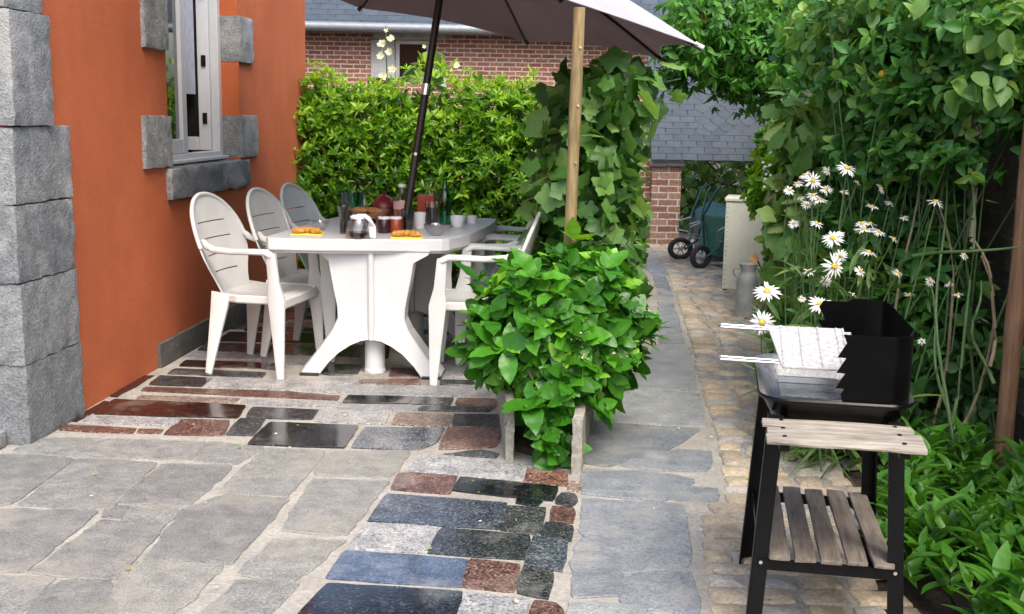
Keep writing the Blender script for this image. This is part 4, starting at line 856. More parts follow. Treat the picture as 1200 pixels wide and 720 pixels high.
# ------------------------------------------------------------------ WOODEN POST
def post(name, label, x, y, top, lean, r, mat, cat='post'):
    root = thing(name, label, cat, (x, y, 0)); mb = MB(); pts = []
    for k in range(10):
        t = k/9; pts.append((lean[0]*t, lean[1]*t, top*t-.02*(k == 0)))
    mb.sweep(pts, [(r*(1+.06*math.sin(k*2)), r*(1+.05*math.cos(k*3))) for k in range(10)], mat, n=14); mb.build('shaft', root, smooth=True, bevel=0); return root
pt = D(679, 9, 4.85); pbm = D(668, 275, 4.85); sl_ = (pt.x-pbm.x)/(pt.z-pbm.z)
po = post('wooden_post', 'round pale wooden post rising out of the hydrangea in front of the parasol', pbm.x-sl_*pbm.z, 4.85, pt.z, (sl_*pt.z, 0), .026, M['post_wood'])
for z in (.95, 1.18, 1.42, 1.66):
    mb = MB(); mb.sweep([(sl_*z+.01, -.035, z), (sl_*z+.01, -.02, z)], .004, M['steel'], n=6); mb.build('nail', po)
a_ = D(1201, 250, 4.0); b_ = D(1173, 550, 4.0); sl2 = (a_.x-b_.x)/(a_.z-b_.z)
post('garden_stake', 'leaning reddish brown square post in front of the dark fence', b_.x-sl2*b_.z, 4.0, 1.5, (sl2*1.5, 0), .033, M['red_post'])
# planter slabs
pl = thing('concrete_planter', 'low planter of upright concrete slabs around the hydrangea', 'planter', (.13, 4.5, 0))
def slab_obj(p0, p1, hgt, th):
    d = (p1-p0); L_ = d.length; an = math.atan2(d.y, d.x); Mq = Matrix.Translation(p0-Vector((.13, 4.5, 0))) @ Matrix.Rotation(an, 4, 'Z')
    mb = MB(); rough_box(mb, (0, -th/2, -.02), (L_, th/2, hgt), M['concrete'], Mq, .02, .004, .003, seed=int(L_*100)); mb.build('slab', pl, smooth=True)
slab_obj(G(597, 541), Vector((-.05, 5.4, 0)), .25, .038); slab_obj(G(675, 558), Vector((.42, 5.5, 0)), .225, .042); slab_obj(Vector((-.03, 5.42, 0)), Vector((.40, 5.52, 0)), .2, .04)
mb = MB(); prism(mb, [(-.1, -.02), (.12, -.22), (.26, 1.0), (-.15, .9)], -.005, .03, M['soil']); mb.build('soil', pl)

# ------------------------------------------------------------------ BARBECUE
BQ = Vector((.885, 3.05, 0)); BR = R(-10)
bq = thing('barbecue', 'black charcoal barbecue on four legs with grey wood side shelf and lower rack', 'barbecue', BQ, BR)
IB = (Matrix.Translation(BQ) @ Matrix.Rotation(BR, 4, 'Z')).inverted()
def loc(p): return IB @ p
LG = [(-.155, -.27), (.155, -.27), (-.155, .27), (.155, .27)]
for sx, sy in LG:
    mb = MB(); ft = (sx*1.18, sy*1.06, .0); tp = (sx*.96, sy*.93, .62)
    X = 1 if sx > 0 else -1; Yd = 1 if sy > 0 else -1
    # L-section steel leg
    for (da, db) in (((-.019*X, 0), (.004, .001)), ((0, -.0), (.001, .019))):
        pass
    mb.sweep([ft, tp], [(.021, .003)]*2, M['black_paint'], n=4, sq=.3, up=(0, 1, 0)); 
    f2 = (ft[0]+.019*X, ft[1]-.018*Yd, 0); t2 = (tp[0]+.019*X, tp[1]-.018*Yd, .62)
    mb.sweep([f2, t2], [(.003, .020)]*2, M['black_paint'], n=4, sq=.3, up=(0, 1, 0)); lg = mb.build('leg', bq)
    mb = MB()
    for z in (.225, .56): k = z/.62; mb.sweep([(ft[0]*(1-k)+tp[0]*k, ft[1]*(1-k)+tp[1]*k-.008, z), (ft[0]*(1-k)+tp[0]*k, ft[1]*(1-k)+tp[1]*k+.004, z)], .005, M['steel'], n=8)
    mb.build('bolt', lg)
for yy in (-.275, .275):
    mb = MB(); mb.box((-.178, yy-.004, .205), (.178, yy+.004, .235), M['black_paint']); mb.build('cross_bar', bq)
for xx in (-.17, .17):
    mb = MB(); mb.box((xx-.004, -.27, .207), (xx+.004, .27, .233), M['black_paint']); mb.build('cross_bar', bq)
rr = random.Random(9)
for k in range(5):
    x = -.15+.066*k; mb = MB(); rough_box(mb, (x, -.29, .237), (x+.054, .29, .252), M['grey_wood_y'], Matrix.Translation((0, 0, rr.uniform(-.001, .002))), .05, .0015, .002, seed=k); mb.build('rack_slat', bq, smooth=False)
for k in range(3):
    y0 = -.47+.075*k; mb = MB(); e = rr.uniform(-.006, .006); rough_box(mb, (-.185+e, y0, .60), (.19+e, y0+.060, .616), M['grey_wood'], Matrix.Translation((0, 0, k*.0005)), .05, .0015, .003, seed=k+9); o = mb.build('shelf_slat', bq, smooth=False)
    mb = MB()
    for sx in (-.14, .14): mb.lathe([(.006, 0), (.005, .002), (0, .003)], M['black_paint'], 8, Matrix.Translation((sx, y0+.033, .617)))
    mb.build('screw', o)
for sx in (-.14, .14):
    mb = MB(); mb.box((sx-.012, -.46, .585), (sx+.012, -.235, .598), M['black_paint']); mb.build('shelf_bracket', bq)
# bowl: rounded rectangular pan
def rrect(hx, hy, r, n=6):
    pts = []
    for cx, cy, a0 in ((hx-r, hy-r, 0), (-hx+r, hy-r, 90), (-hx+r, -hy+r, 180), (hx-r, -hy+r, 270)):
        for k in range(n+1): a = R(a0+90*k/n); pts.append((cx+r*math.cos(a), cy+r*math.sin(a)))
    return pts
def loft(mb, secs, m, cap0=False, cap1=False):
    n_ = len(secs[0][0]); vs = []; fs = []
    for pts, z in secs: vs += [(x, y, z) for x, y in pts]
    for r_ in range(len(secs)-1):
        for k in range(n_): fs.append((r_*n_+k, r_*n_+(k+1) % n_, (r_+1)*n_+(k+1) % n_, (r_+1)*n_+k))
    if cap0: fs.append(tuple(range(n_-1, -1, -1)))
    if cap1: fs.append(tuple((len(secs)-1)*n_+k for k in range(n_)))
    mb.add(vs, fs, m)
mb = MB(); loft(mb, [(rrect(.155, .24, .05), .60), (rrect(.185, .275, .07), .655), (rrect(.195, .285, .075), .662), (rrect(.198, .288, .078), .668), (rrect(.195, .285, .075), .673)], M['black_enamel'], cap0=True); bowl = mb.build('bowl', bq, smooth=True)
mb = MB(); loft(mb, [(rrect(.195, .285, .075), .673), (rrect(.180, .270, .068), .66), (rrect(.15, .235, .048), .607)], M['pan_inside'], cap1=True); mb.build('bowl_lining', bowl, smooth=True)
# wind shield, wraps near, right and far sides; open and notched towards the left
pth = []; r_ = .07; hx, hy = .182, .272
pth += [(.0+.022*k, -hy) for k in range(0, 6)]
for k in range(1, 9): a = R(-90+90*k/8); pth.append((hx-r_+r_*math.cos(a), -hy+r_+r_*math.sin(a)))
pth += [(hx, -hy+r_+.05*k) for k in range(1, 8)]
for k in range(1, 9): a = R(90*k/8); pth.append((hx-r_+r_*math.cos(a), hy-r_+r_*math.sin(a)))
pth += [(hx-r_-.022*k, hy) for k in range(1, 6)]
zs = [.664, .69, .705, .706, .73, .745, .746, .77, .785, .786, .81, .825, .845]
mb = MB(); vs = []; fs = []; nz = len(zs)
def notch(z):  # saw-tooth notches on the open vertical edge
    return .022*(((z-.665) % .04)/.04)
for i, (x, y) in enumerate(pth):
    for z in zs:
        xx = x
        if i == 0: xx += notch(z)-.01
        if i == len(pth)-1: xx += .01-notch(z)
        zz = z
        if z > .84: zz = z-(.0 if i > 3 else 0)+(.01 if 10 < i < 30 else 0)
        vs.append((xx, y, zz))
for i in range(len(pth)-1):
    for k in range(nz-1): a = i*nz+k; fs.append((a, a+nz, a+nz+1, a+1))
mb.add(vs, fs, M['black_enamel']); mb.build('wind_shield', bq, smooth=True, solid=.003)
# double grill held in the notches
gl = loc(G(868, 397, .76)); 
gb = thing('grill_basket', 'bright double grill plate with two pairs of wire handles resting in the barbecue', 'grill', BQ+Vector((0, 0, .735)), BR)
mb = MB(); 
# tilted folded plate made of close bars
for (tz, y0, y1) in ((.055, -.05, -.05), ):
    pass
Mt = Matrix.Translation((-.085, -.085, .035)) @ Matrix.Rotation(R(15), 4, 'X')
def gp(u, v, o=0): return Mt @ Vector((u, v, o))
for k in range(26):
    v = -.12+.24*k/25; x0_ = -.085+.03*(1-k/25)
    mb.sweep([gp(x0_, v, .0), gp(.12, v, .0)], .0043, M['alloy'], n=6)
for u in (-.05, .0, .05, .10, .118): mb.sweep([gp(u, -.12, .004), gp(u, .12, .004)], .0035, M['alloy'], n=6)
mb.add([gp(-.055, -.12, -.003), gp(.12, -.12, -.003), gp(.12, .12, -.003), gp(-.085, .12, -.003)], [(0, 1, 2, 3)], M['alloy']); mb.build('grate', gb)
for v in (-.10, .10):
    mb = MB()
    for e in (-.008, .008): mb.sweep([gp(-.065, v+e, .003), gp(-.215, v+e, .006)], .0035, M['steel'], n=8)
    mb.sweep([gp(-.215, v-.008, .006), gp(-.22, v, .006), gp(-.215, v+.008, .006)], .0035, M['steel'], n=8); mb.build('handle', gb, smooth=True)
for k in range(4):
    v = -.1+.065*k; mb = MB(); mb.sweep([gp(.115, v, .0), gp(.138, v-.008, .004)], .006, M['alloy'], n=6); mb.build('hook', gb)
gs = thing('grill_shelf', 'thin shiny ash tray plate lying inside the black barbecue pan', 'tray', BQ+Vector((0, 0, .66)), BR)
mb = MB(); mb.box((-.14, -.21, .0), (.05, -.06, .004), M['pan_inside']); mb.box((-.14, -.062, .004), (.05, -.055, .022), M['steel']); mb.build('plate', gs, bevel=.001)

# ------------------------------------------------------------------ MILK CAN, CABINET, WHEELBARROWS
p = G(874, 372); mk = thing('milk_can', 'dull grey metal milk can standing before the cream cabinet', 'milk can', p)
mb = MB(); mb.lathe([(0, 0), (.075, 0), (.08, .012), (.075, .02), (.076, .245), (.066, .285), (.052, .31), (.05, .335), (.062, .37), (.064, .378), (.058, .378), (.045, .335), (0, .33)], M['galv'], 28); mb.build('body', mk, smooth=True)
for s_ in (-1, 1):
    mb = MB(); mb.sweep([(s_*.052, 0, .345), (s_*.085, 0, .35), (s_*.105, 0, .335), (s_*.095, 0, .30), (s_*.07, 0, .275)], .006, M['galv'], n=8); mb.build('handle', mk, smooth=True)
a_ = D(846, 335, 9.0); b_ = D(886, 335, 9.0); zt = D(860, 233, 9.0).z
cb = thing('cream_cabinet', 'tall cream metal cabinet standing at the end of the path', 'cabinet', (a_.x, 9.0, 0), R(-14)); W_ = b_.x-a_.x+.1
mb = MB(); mb.box((0, 0, .01), (W_, .42, zt-.02), M['cream_metal']); cbo = mb.build('body', cb, bevel=.006)
mb = MB(); mb.box((-.01, -.01, zt-.02), (W_+.01, .43, zt+.005), M['cream_metal']); mb.build('top', cb, bevel=.004)
mb = MB()
for k in range(17): mb.lathe([(.006, 0), (.004, .003), (0, .004)], M['rim_grey'], 8, Matrix.Translation((.018, -.0, .05+k*(zt-.12)/16)) @ Matrix.Rotation(R(90), 4, 'X'))
mb.build('rivet_row', cbo)
mb = MB(); mb.box((-.005, .02, 0), (W_+.0, .4, .012), M['rubber']); mb.build('base', cb)
def barrow(p, rz, mat, label, wheel=True):
    root = thing('wheelbarrow', label, 'wheelbarrow', p, rz, 'upended wheelbarrows'); root.scale = (.86, .9, .74)
    # tray standing upright: mouth faces +X local, depth in x
    mb = MB(); secs = []
    def sec(k, x):  # rounded trapezoid in y,z
        hw0, hw1, z0, z1 = .19*k, .25*k, .36-.3*k, .40+.36*k; pts = []
        for y_, z_ in ((-hw0, z0), (hw0, z0), (hw1, z1), (-hw1, z1)): pts.append((x, y_, z_))
        return pts
    for k, x in ((.68, 0), (.72, .015), (1.0, .2), (1.04, .205), (.98, .2), (.7, .03)): secs.append(sec(k, x))
    vs = [v for s in secs for v in s]; fs = [tuple(range(3, -1, -1)), tuple(range(20, 24))]
    for r_ in range(5):
        for k in range(4): fs.append((r_*4+k, r_*4+(k+1) % 4, (r_+1)*4+(k+1) % 4, (r_+1)*4+k))
    mb.add(vs, fs, mat); mb.build('tray', root, bevel=.02)
    for s_ in (-1, 1):
        mb = MB(); mb.sweep([(-.16, s_*.03, .15), (-.05, s_*.12, .28), (-.02, s_*.2, .6), (.10, s_*.24, .92), (.16, s_*.24, 1.0)], .014, mat, n=8); mb.build('handle', root, smooth=True)
        mb = MB(); mb.sweep([(-.03, s_*.19, .55), (-.17, s_*.2, .5), (-.17, s_*.2, .38), (-.03, s_*.16, .35)], .012, M['rim_grey'], n=8); mb.build('leg', root, smooth=True)
    if wheel:
        Mw = Matrix.Translation((-.2, 0, .155)) @ Matrix.Rotation(R(90), 4, 'X')
        wo = bpy.data.objects.new('wheel', None); link(wo, root)
        mb = MB(); pr = [(.118+.032*math.cos(a)+.0, .03*math.sin(a)) for a in [2*math.pi*k/12 for k in range(13)]]; mb.lathe(pr, M['rubber'], 32, Mw); mb.build('tyre', wo, smooth=True)
        mb = MB(); mb.lathe([(.098, -.022), (.09, -.01), (.09, .01), (.098, .022)], M['rim_grey'], 32, Mw); mb.lathe([(.022, -.04), (.022, .04), (0, .04)], M['rim_grey'], 14, Mw)
        for k in range(6): a = R(60*k); mb.sweep([Mw @ Vector((.015*math.cos(a), .015*math.sin(a), 0)), Mw @ Vector((.093*math.cos(a), .093*math.sin(a), 0))], .006, M['rim_grey'], n=6)
        mb.build('rim', wo, smooth=True)
    return root
barrow(Vector((D(817, 300, 10.9).x, 10.9, 0)), R(8), M['teal'], 'blue teal wheelbarrow tipped up on its wheel beside the brick pillar')
barrow(Vector((D(838, 300, 10.3).x, 10.35, 0)), R(35), M['green_paint'], 'dark green wheelbarrow stood on end behind the cream cabinet')

# ------------------------------------------------------------------ FENCE (right)
fn = thing('wattle_fence', 'dark weathered wooden fence of woven boards behind the rose bushes', 'fence', (1.90, 3.0, 0))
FX = lambda y: (y-3.0)*.125
for k in range(6):
    y0 = -1.2+k*1.8; mb = MB()
    for r_ in range(15):
        z0 = .08+r_*.135; vs = []; n_ = 12
        for i in range(n_+1):
            y = y0+1.72*i/n_; wv = .018*math.sin((i/n_*4+(r_ % 2))*math.pi); x = .125*y+wv
            for dz, dx in ((0, 0), (0, .012), (.139, .012), (.139, 0)): vs.append((x+dx, y, z0+dz+rr.uniform(-.002, .002)))
        fs = [(i*4+j, i*4+(j+1) % 4, (i+1)*4+(j+1) % 4, (i+1)*4+j) for i in range(n_) for j in range(4)]+[(0, 1, 2, 3), (n_*4+3, n_*4+2, n_*4+1, n_*4)]
        mb.add(vs, fs, M['fence_wood'])
    mb.build('panel', fn)
    mb = MB(); mb.box((.125*y0-.05, y0-.05, 0), (.125*y0+.04, y0+.03, 2.15), M['fence_wood']); mb.build('fence_post', fn, bevel=.004)

# ================================================================== VEGETATION
OV = T_ovate(); OVN = T_ovate(.17, 5, .15, .25); LAN = T_ovate(.12, 5, .15, .3); SER = T_serr(.31, 10, .08, .18); SER2 = T_serr(.30, 6, .2, .3); PALM = T_palm(5, .24, .10, .05); PALM2 = T_palm(5, .22, .2, .04); ROUND = T_ovate(.40, 5, .15, .12)
UPV = np.array([0, 0, 1.0])
def npv(*a): return np.array(a, float)
# ---- hydrangea
root = thing('hydrangea_bush', 'round bright green hydrangea bush with broad leaves growing in the concrete planter', 'bush', (.17, 4.62, 0))
bl_ = [((-.04, .02, .52), (.29, .30, .23)), ((.12, .06, .55), (.27, .29, .23)), ((-.17, .02, .42), (.17, .24, .17)), ((.19, .05, .42), (.20, .24, .17)), ((.03, -.10, .33), (.15, .18, .15)), ((.0, .05, .66), (.21, .23, .12)), ((-.02, -.24, .19), (.08, .08, .12)), ((.0, -.3, .07), (.05, .05, .06))]
p, q = blob_points(bl_, 560, .45); p = p+q*RNG.normal(0, .035, (len(p), 1)); A = unit(q*.8+UPV*.75+npv(0, -.1, 0)+RNG.normal(size=p.shape)*.2); P_, Dd, Nn, Ss = rosettes(p, A, 6, .112, (40, 92), .25); Ss *= RNG.uniform(.55, 1.25, len(Ss)); tn = np.tile(RNG.normal(.5, .25, len(p)), 6)+RNG.normal(0, .12, len(P_))+.25*(P_[:, 2]-.5)  # tint rises with height, painting light from above into the leaves
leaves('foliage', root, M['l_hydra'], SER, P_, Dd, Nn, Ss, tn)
stems('stem', root, M['vine_stem'], [(0.02, 0, 0), (.06, .03, 0), (-.05, .04, 0), (0, -.15, .02)], p[::9], .009, .003)
mb = MB()
for i in RNG.permutation(len(p))[:26]:
    c = p[i]+A[i]*.03
    for k in range(14): d = RNG.normal(size=3)*.012; mb.lathe([(0, -.005), (.005, 0), (0, .005)], M['petal_cream'], 6, Matrix.Translation(Vector(c+d)))
mb.build('flower_bud', root)
# ---- hedge behind the table
hx0, hx1 = D(362, 200, 8.9).x, D(625, 200, 8.9).x
hd_ = thing('hedge', 'bright green leafy hedge between the orange house and the grapevine', 'hedge', ((hx0+hx1)/2, 9.0, 0)); cx_ = (hx0+hx1)/2
bl_ = []
for i in range(9):
    x = hx0-.1+(hx1-hx0+.25)*i/8-cx_; top_ = [1.66, 1.72, 1.62, 1.60, 1.56, 1.60, 1.72, 1.66, 1.6][i]
    bl_ += [((x, 0, top_-.34), (.24, .32, .30)), ((x+.05, -.05, top_-.78), (.26, .34, .38)), ((x, -.02, .4), (.26, .33, .45))]
p, q = blob_points(bl_, 6200, .6); A = unit(q*.8+UPV*.7+RNG.normal(size=p.shape)*.3); P_, Dd, Nn, Ss = rosettes(p, A, 6, .070, (25, 80), .35); tn = np.tile(RNG.normal(.42, .2, len(p)), 6)+RNG.normal(0, .1, len(P_))+.35*np.clip(P_[:, 2]-1.1, -1, 1)  # upper leaves tinted lighter to imitate light falling on the hedge top
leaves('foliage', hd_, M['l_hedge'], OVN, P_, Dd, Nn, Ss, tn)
p2 = np.stack([RNG.uniform(hx0-cx_-.15, hx1-cx_+.1, 3800), RNG.uniform(.0, .45, 3800), RNG.uniform(.1, 1.55, 3800)], 1); leaves('inner_foliage', hd_, M['l_shade'], OVN, p2, rnd_dirs(len(p2)), rnd_dirs(len(p2)), RNG.uniform(.08, .14, len(p2)))  # inner leaves coloured dark to put shade inside the hedge
# tufts on top
NT_ = 130; tx = RNG.uniform(hx0-cx_, hx1-cx_, NT_); tp = np.stack([tx, RNG.uniform(-.25, .25, NT_), 1.50+.08*np.sin(tx*6+1)+RNG.random(NT_)*.2], 1); P_, Dd, Nn, Ss = rosettes(tp, unit(np.tile(UPV, (NT_, 1))+RNG.normal(size=(NT_, 3))*.3), 8, .08, (20, 75)); leaves('shoots', hd_, M['l_hedge'], LAN, P_, Dd, Nn, Ss, RNG.uniform(.6, 1, len(P_)))
stems('stem', hd_, M['bark'], [(x, 0, 0) for x in np.linspace(-.8, .8, 8)], p[::40], .012, .003)
# ---- grapevine row
gx = thing('grapevine', 'tall grapevine with large lobed leaves behind the hydrangea and post', 'vine', (.42, 6.0, 0))
bl_ = [((-.06, -.1, 1.0), (.26, .45, .60)), ((-.03, .2, 1.3), (.26, .5, .34)), ((-.06, .0, .5), (.26, .45, .5)), ((.04, .9, .85), (.26, .5, .62)), ((.04, .9, 1.28), (.25, .5, .32)), ((.16, 1.8, .7), (.26, .5, .6)), ((.33, 2.6, .55), (.26, .5, .5)), ((.42, 3.4, .4), (.22, .5, .4)), ((.10, .1, .35), (.18, .4, .35)), ((.1, -.2, 1.5), (.22, .3, .16))]
p, q = blob_points(bl_, 3000, .55); n_ = len(p); p = p+q*RNG.normal(0, .035, (n_, 1))
Dd = unit(npv(0, 0, -1)*.6+q*.4+RNG.normal(size=(n_, 3))*.55); Nn = unit(q+UPV*.6+RNG.normal(size=(n_, 3))*.5)
leaves('foliage', gx, M['l_vine'], PALM, p, Dd, Nn, RNG.uniform(.065, .165, n_), RNG.normal(.66, .27, n_))
p2, q2 = blob_points(bl_, 1500, .8); leaves('inner_foliage', gx, M['l_vine'], PALM2, p2, rnd_dirs(len(p2)), rnd_dirs(len(p2)), RNG.uniform(.08, .14, len(p2)), RNG.normal(.2, .15, len(p2)))  # low tint paints shade into the leaves inside the vine
stems('stem', gx, M['bark'], [(-.02, -.05, 0), (.1, .5, 0), (.3, 1.6, 0)], p[::60], .016, .004, 8, .2)
# ---- overhead tree, right of the parasol
tr = thing('drooping_tree', 'dense green tree with drooping pointed leaves above the slate roof', 'tree', (2.75, 9.4, 0))
def off_(x, y, Y): v = D(x, y, Y); return np.array([v.x-2.75, v.y-9.4, v.z])
bl_ = []
for x, y, Y, r in [(830, 25, 9.2, .42), (870, 15, 9.4, .5), (910, 40, 9.3, .48), (950, 30, 9.4, .5), (890, 70, 9.1, .38), (930, 85, 9.2, .42), (800, 50, 9.3, .24), (850, 70, 9.4, .28), (870, -60, 9.6, .6), (950, -70, 9.6, .7), (960, 95, 9.4, .42), (1010, 60, 9.5, .55), (790, 75, 9.4, .2), (775, 40, 9.5, .2), (905, 105, 9.2, .3), (870, 95, 9.2, .22), (830, 60, 9.1, .3), (1000, 120, 9.4, .4)]:
    bl_.append((off_(x, y, Y), (r, r*1.1, r*.72)))
p, q = blob_points(bl_, 2700, .55); n_ = len(p); A = unit(q*.8+npv(0, 0, -.35)+RNG.normal(size=(n_, 3))*.35)
P_, Dd, Nn, Ss = rosettes(p, A, 7, .10, (30, 95), .35); Dd = unit(Dd+npv(0, 0, -.55)); Nn = unit(Nn+UPV*.7); tn = np.tile(RNG.normal(.62, .22, n_), 7)+RNG.normal(0, .1, len(P_))
crown = leaves('crown', tr, M['l_tree'], OVN, P_, Dd, Nn, Ss, tn)
mb = MB(); mb.sweep([(0, 0, 0), (.02, .02, .8), (-.05, 0, 1.5), (-.25, -.05, 2.1)], [(.09, .09), (.075, .075), (.065, .065), (.05, .05)], M['bark'], n=12); mb.build('trunk', tr, smooth=True)
stems('limb', tr, M['bark'], [(-.05, 0, 1.5), (-.2, -.04, 2.0)], p[::60], .03, .005, 8, .1)
dr = []  # hanging shoots at the lower edge
for (x, y, Y) in [(785, 95, 9.4), (808, 88, 9.3), (825, 100, 9.2), (860, 108, 9.2), (885, 120, 9.1), (905, 135, 9.1), (915, 118, 9.1), (935, 140, 9.1), (845, 100, 9.3), (955, 150, 9.2), (875, 100, 9.0), (925, 105, 9.1)]:
    for k in range(12): dr.append(off_(x+random.uniform(-12, 12), y-random.uniform(-8, 38), Y)+RNG.normal(size=3)*.05)
dr = np.array(dr); P_, Dd, Nn, Ss = rosettes(dr, np.tile(npv(0, 0, -1), (len(dr), 1)), 6, .11, (15, 70)); leaves('hanging_leaf', tr, M['l_tree'], OVN, P_, Dd, Nn, Ss, RNG.normal(.4, .2, len(P_)))
# small coral flowers near parasol tip
mb = MB()
for x, y in ((746, 22), (748, 36), (812, 12), (822, 18), (826, 25)):
    c = D(x, y, 9.0)-Vector((2.75, 9.4, 0))
    for k in range(5): a = R(72*k); mb.sweep([c, c+Vector((.02*math.cos(a), -.01, .02*math.sin(a)))], [(.004, .002), (.008, .002)], M['petal_red'], n=6)
mb.build('flower', tr)
# ---- ivy on the back wall of the shelter
iv = thing('ivy_climber', 'dark glossy ivy growing behind the opening under the slate roof', 'climber', (2.6, 13.95, 0))
n_ = 2600; P_ = np.stack([RNG.uniform(-1.3, 1.9, n_), RNG.normal(-.1, .16, n_), RNG.uniform(0, 1.5, n_)], 1); P_[:, 1] -= .2*np.sin(P_[:, 0]*4+P_[:, 2]*5)**2; 
leaves('foliage', iv, M['l_ivy'], ROUND, P_, unit(npv(0, -.4, -.7)+RNG.normal(size=(n_, 3))*.4), unit(npv(0, -1, .4)+RNG.normal(size=(n_, 3))*.35), RNG.uniform(.08, .14, n_), RNG.normal(.6, .3, n_))
stems('stem', iv, M['bark'], [(x, 0, 0) for x in (-.8, -.2, .5, 1.2)], P_[::30], .012, .003)
# ---- generic right-hand shrubs
def shrub(name, label, cat, loc_, blobs, n, tmpl, mat, size, m=5, shell=.5, updir=.5, droop=0, tm=.45, ts=.24, spread=(35, 90), nst=14, smat='green_stem', bases=None, single=False):
    root = thing(name, label, cat, loc_); p, q = blob_points(blobs, n, shell); k = len(p)
    A = unit(q+UPV*updir+RNG.normal(size=(k, 3))*.3)
    if single:
        P_ = p; Dd = unit(q*.5+npv(0, 0, -.6)+RNG.normal(size=(k, 3))*.45); Nn = unit(q*.7+UPV*.7+RNG.normal(size=(k, 3))*.35); Ss = size*RNG.uniform(.6, 1.3, k); tn = RNG.normal(tm, ts, k)
    else:
        P_, Dd, Nn, Ss = rosettes(p, A, m, size, spread, .35); tn = np.tile(RNG.normal(tm, ts, k), m)+RNG.normal(0, .1, len(P_))
        if droop: Dd = unit(Dd+npv(0, 0, -droop))
    leaves('foliage', root, mat, tmpl, P_, Dd, Nn, Ss, tn)
    stems('stem', root, M[smat], bases or [(0, 0, 0), (.06, .05, 0), (-.05, .04, 0)], p[RNG.permutation(k)[:nst]], .0065, .002, 8, .12)
    return root
def rel(lst, o):
    r = []
    for x, y, Y, a, b, c in lst: v = D(x, y, Y); r.append(((v.x-o[0], v.y-o[1], v.z-o[2]), (a, b, c)))
    return r
o = (2.15, 8.3, 0); shrub('flowering_shrub', 'pale flowering leafy shrub beside the cream cabinet', 'shrub', o, rel([(920, 215, 8.0, .22, .3, .3), (897, 225, 7.9, .12, .2, .2), (930, 180, 8.2, .25, .3, .25), (935, 270, 7.9, .22, .3, .35), (915, 165, 8.3, .16, .2, .16), (965, 220, 8.2, .3, .4, .5), (930, 330, 7.8, .16, .3, .4)], o), 1200, OV, M['l_hedge'], .075, 6, tm=.5)
o = (1.85, 5.9, 0); shrub('leafy_shrub', 'leafy plant with fading yellowish brown leaves behind the white daisies', 'shrub', o, rel([(925, 300, 5.9, .12, .25, .2), (915, 345, 5.7, .10, .2, .14), (950, 330, 5.6, .16, .3, .25), (935, 250, 5.9, .13, .25, .2), (980, 300, 5.6, .22, .3, .32), (945, 400, 5.2, .14, .2, .2), (925, 430, 5.0, .09, .15, .14), (1000, 380, 5.0, .18, .2, .25)], o), 1900, PALM2, M['l_faded'], .075, single=True, tm=.5, ts=.3)
fs_ = [o_ for o_ in COL.objects if o_.name == 'flowering_shrub'][0]
for x, y in ((896, 205), (905, 190), (912, 222), (899, 240), (922, 176), (908, 212)): c = D(x, y, 7.65)-Vector((2.15, 8.3, 0)); leaves('blossom', fs_, M['petal_white'], T_ovate(.4, 4, .1, -.1), [tuple(c+Vector(RNG.normal(size=3)*.025)) for _ in range(7)], rnd_dirs(7), rnd_dirs(7), RNG.uniform(.02, .035, 7))
# hollyhock by the path with large leaves and pale buds
o = (1.62, 5.6, 0); hh_ = shrub('hollyhock', 'tall hollyhock with large drooping pale leaves right of the slate roof', 'hollyhock', o, rel([(945, 150, 5.4, .12, .2, .14), (930, 130, 5.5, .10, .1, .12), (975, 160, 5.5, .15, .2, .15), (940, 190, 5.5, .10, .2, .12), (985, 210, 5.6, .16, .2, .2), (930, 270, 5.4, .12, .2, .2), (925, 235, 5.5, .10, .15, .12), (1000, 130, 5.7, .18, .2, .2)], o), 420, PALM2, M['l_holly'], .125, single=True, tm=.5, ts=.3)
mb = MB()
for pts in ([(955, 420), (950, 300), (948, 200), (944, 110)], [(985, 420), (985, 300), (978, 200), (972, 90)]):
    mb.sweep([D(x, y, 5.45)-Vector(o) for x, y in pts], [(.014, .014), (.012, .012), (.010, .010), (.006, .006)], M['green_stem'], n=8)
mb.build('flower_stalk', hh_, smooth=True)
def mallow(parent, c, r, mat, face=(0, -1, .3)):
    d = Vector(face).normalized(); P_ = []; Dd = []; Nn = []
    x = d.cross(Vector((0, 0, 1))).normalized(); y = x.cross(d)
    for k in range(6):
        a = k*1.047+random.random()*.2; rdir = x*math.cos(a)+y*math.sin(a)+d*.35; P_.append(tuple(c)); Dd.append(tuple(rdir)); Nn.append(tuple(d))
    leaves('flower', parent, mat, T_ovate(.42, 7, .10, -.2, .05), P_, unit(np.array(Dd)+RNG.normal(size=(6, 3))*.12), unit(np.array(Nn)+RNG.normal(size=(6, 3))*.3), RNG.uniform(.75, 1.0, 6)*r)
for x, y, r in ((946, 165, .05), (948, 185, .06), (944, 205, .05), (950, 228, .055), (943, 125, .03), (946, 110, .025)): mallow(hh_, D(x, y, 5.40)-Vector(o), r, M['petal_cream'])
# hollyhock in front of the brick wall
o = (D(452, 100, 9.9).x, 9.9, 0); h2 = shrub('hollyhock', 'pale yellow hollyhock spike rising above the hedge in front of the brick window', 'hollyhock', o, rel([(452, 130, 9.9, .08, .1, .3), (512, 75, 9.9, .05, .1, .12), (487, 80, 9.9, .06, .1, .08)], o), 46, PALM2, M['l_holly'], .15, single=True, tm=.4)
mb = MB(); mb.sweep([(0, 0, 0), (.02, 0, 1.2), (D(452, 30, 9.9)-Vector(o))], [(.012, .012), (.010, .010), (.004, .004)], M['green_stem'], n=8); mb.build('flower_stalk', h2, smooth=True)
for x, y, r in ((447, 52, .055), (458, 46, .05), (446, 66, .05), (456, 62, .045), (460, 82, .05), (453, 36, .03), (449, 90, .05), (535, 77, .04), (497, 55, .025)): mallow(h2, D(x, y, 9.82)-Vector(o), r, M['petal_cream'])
o = (D(624, 110, 7.6).x, 7.6, 0)
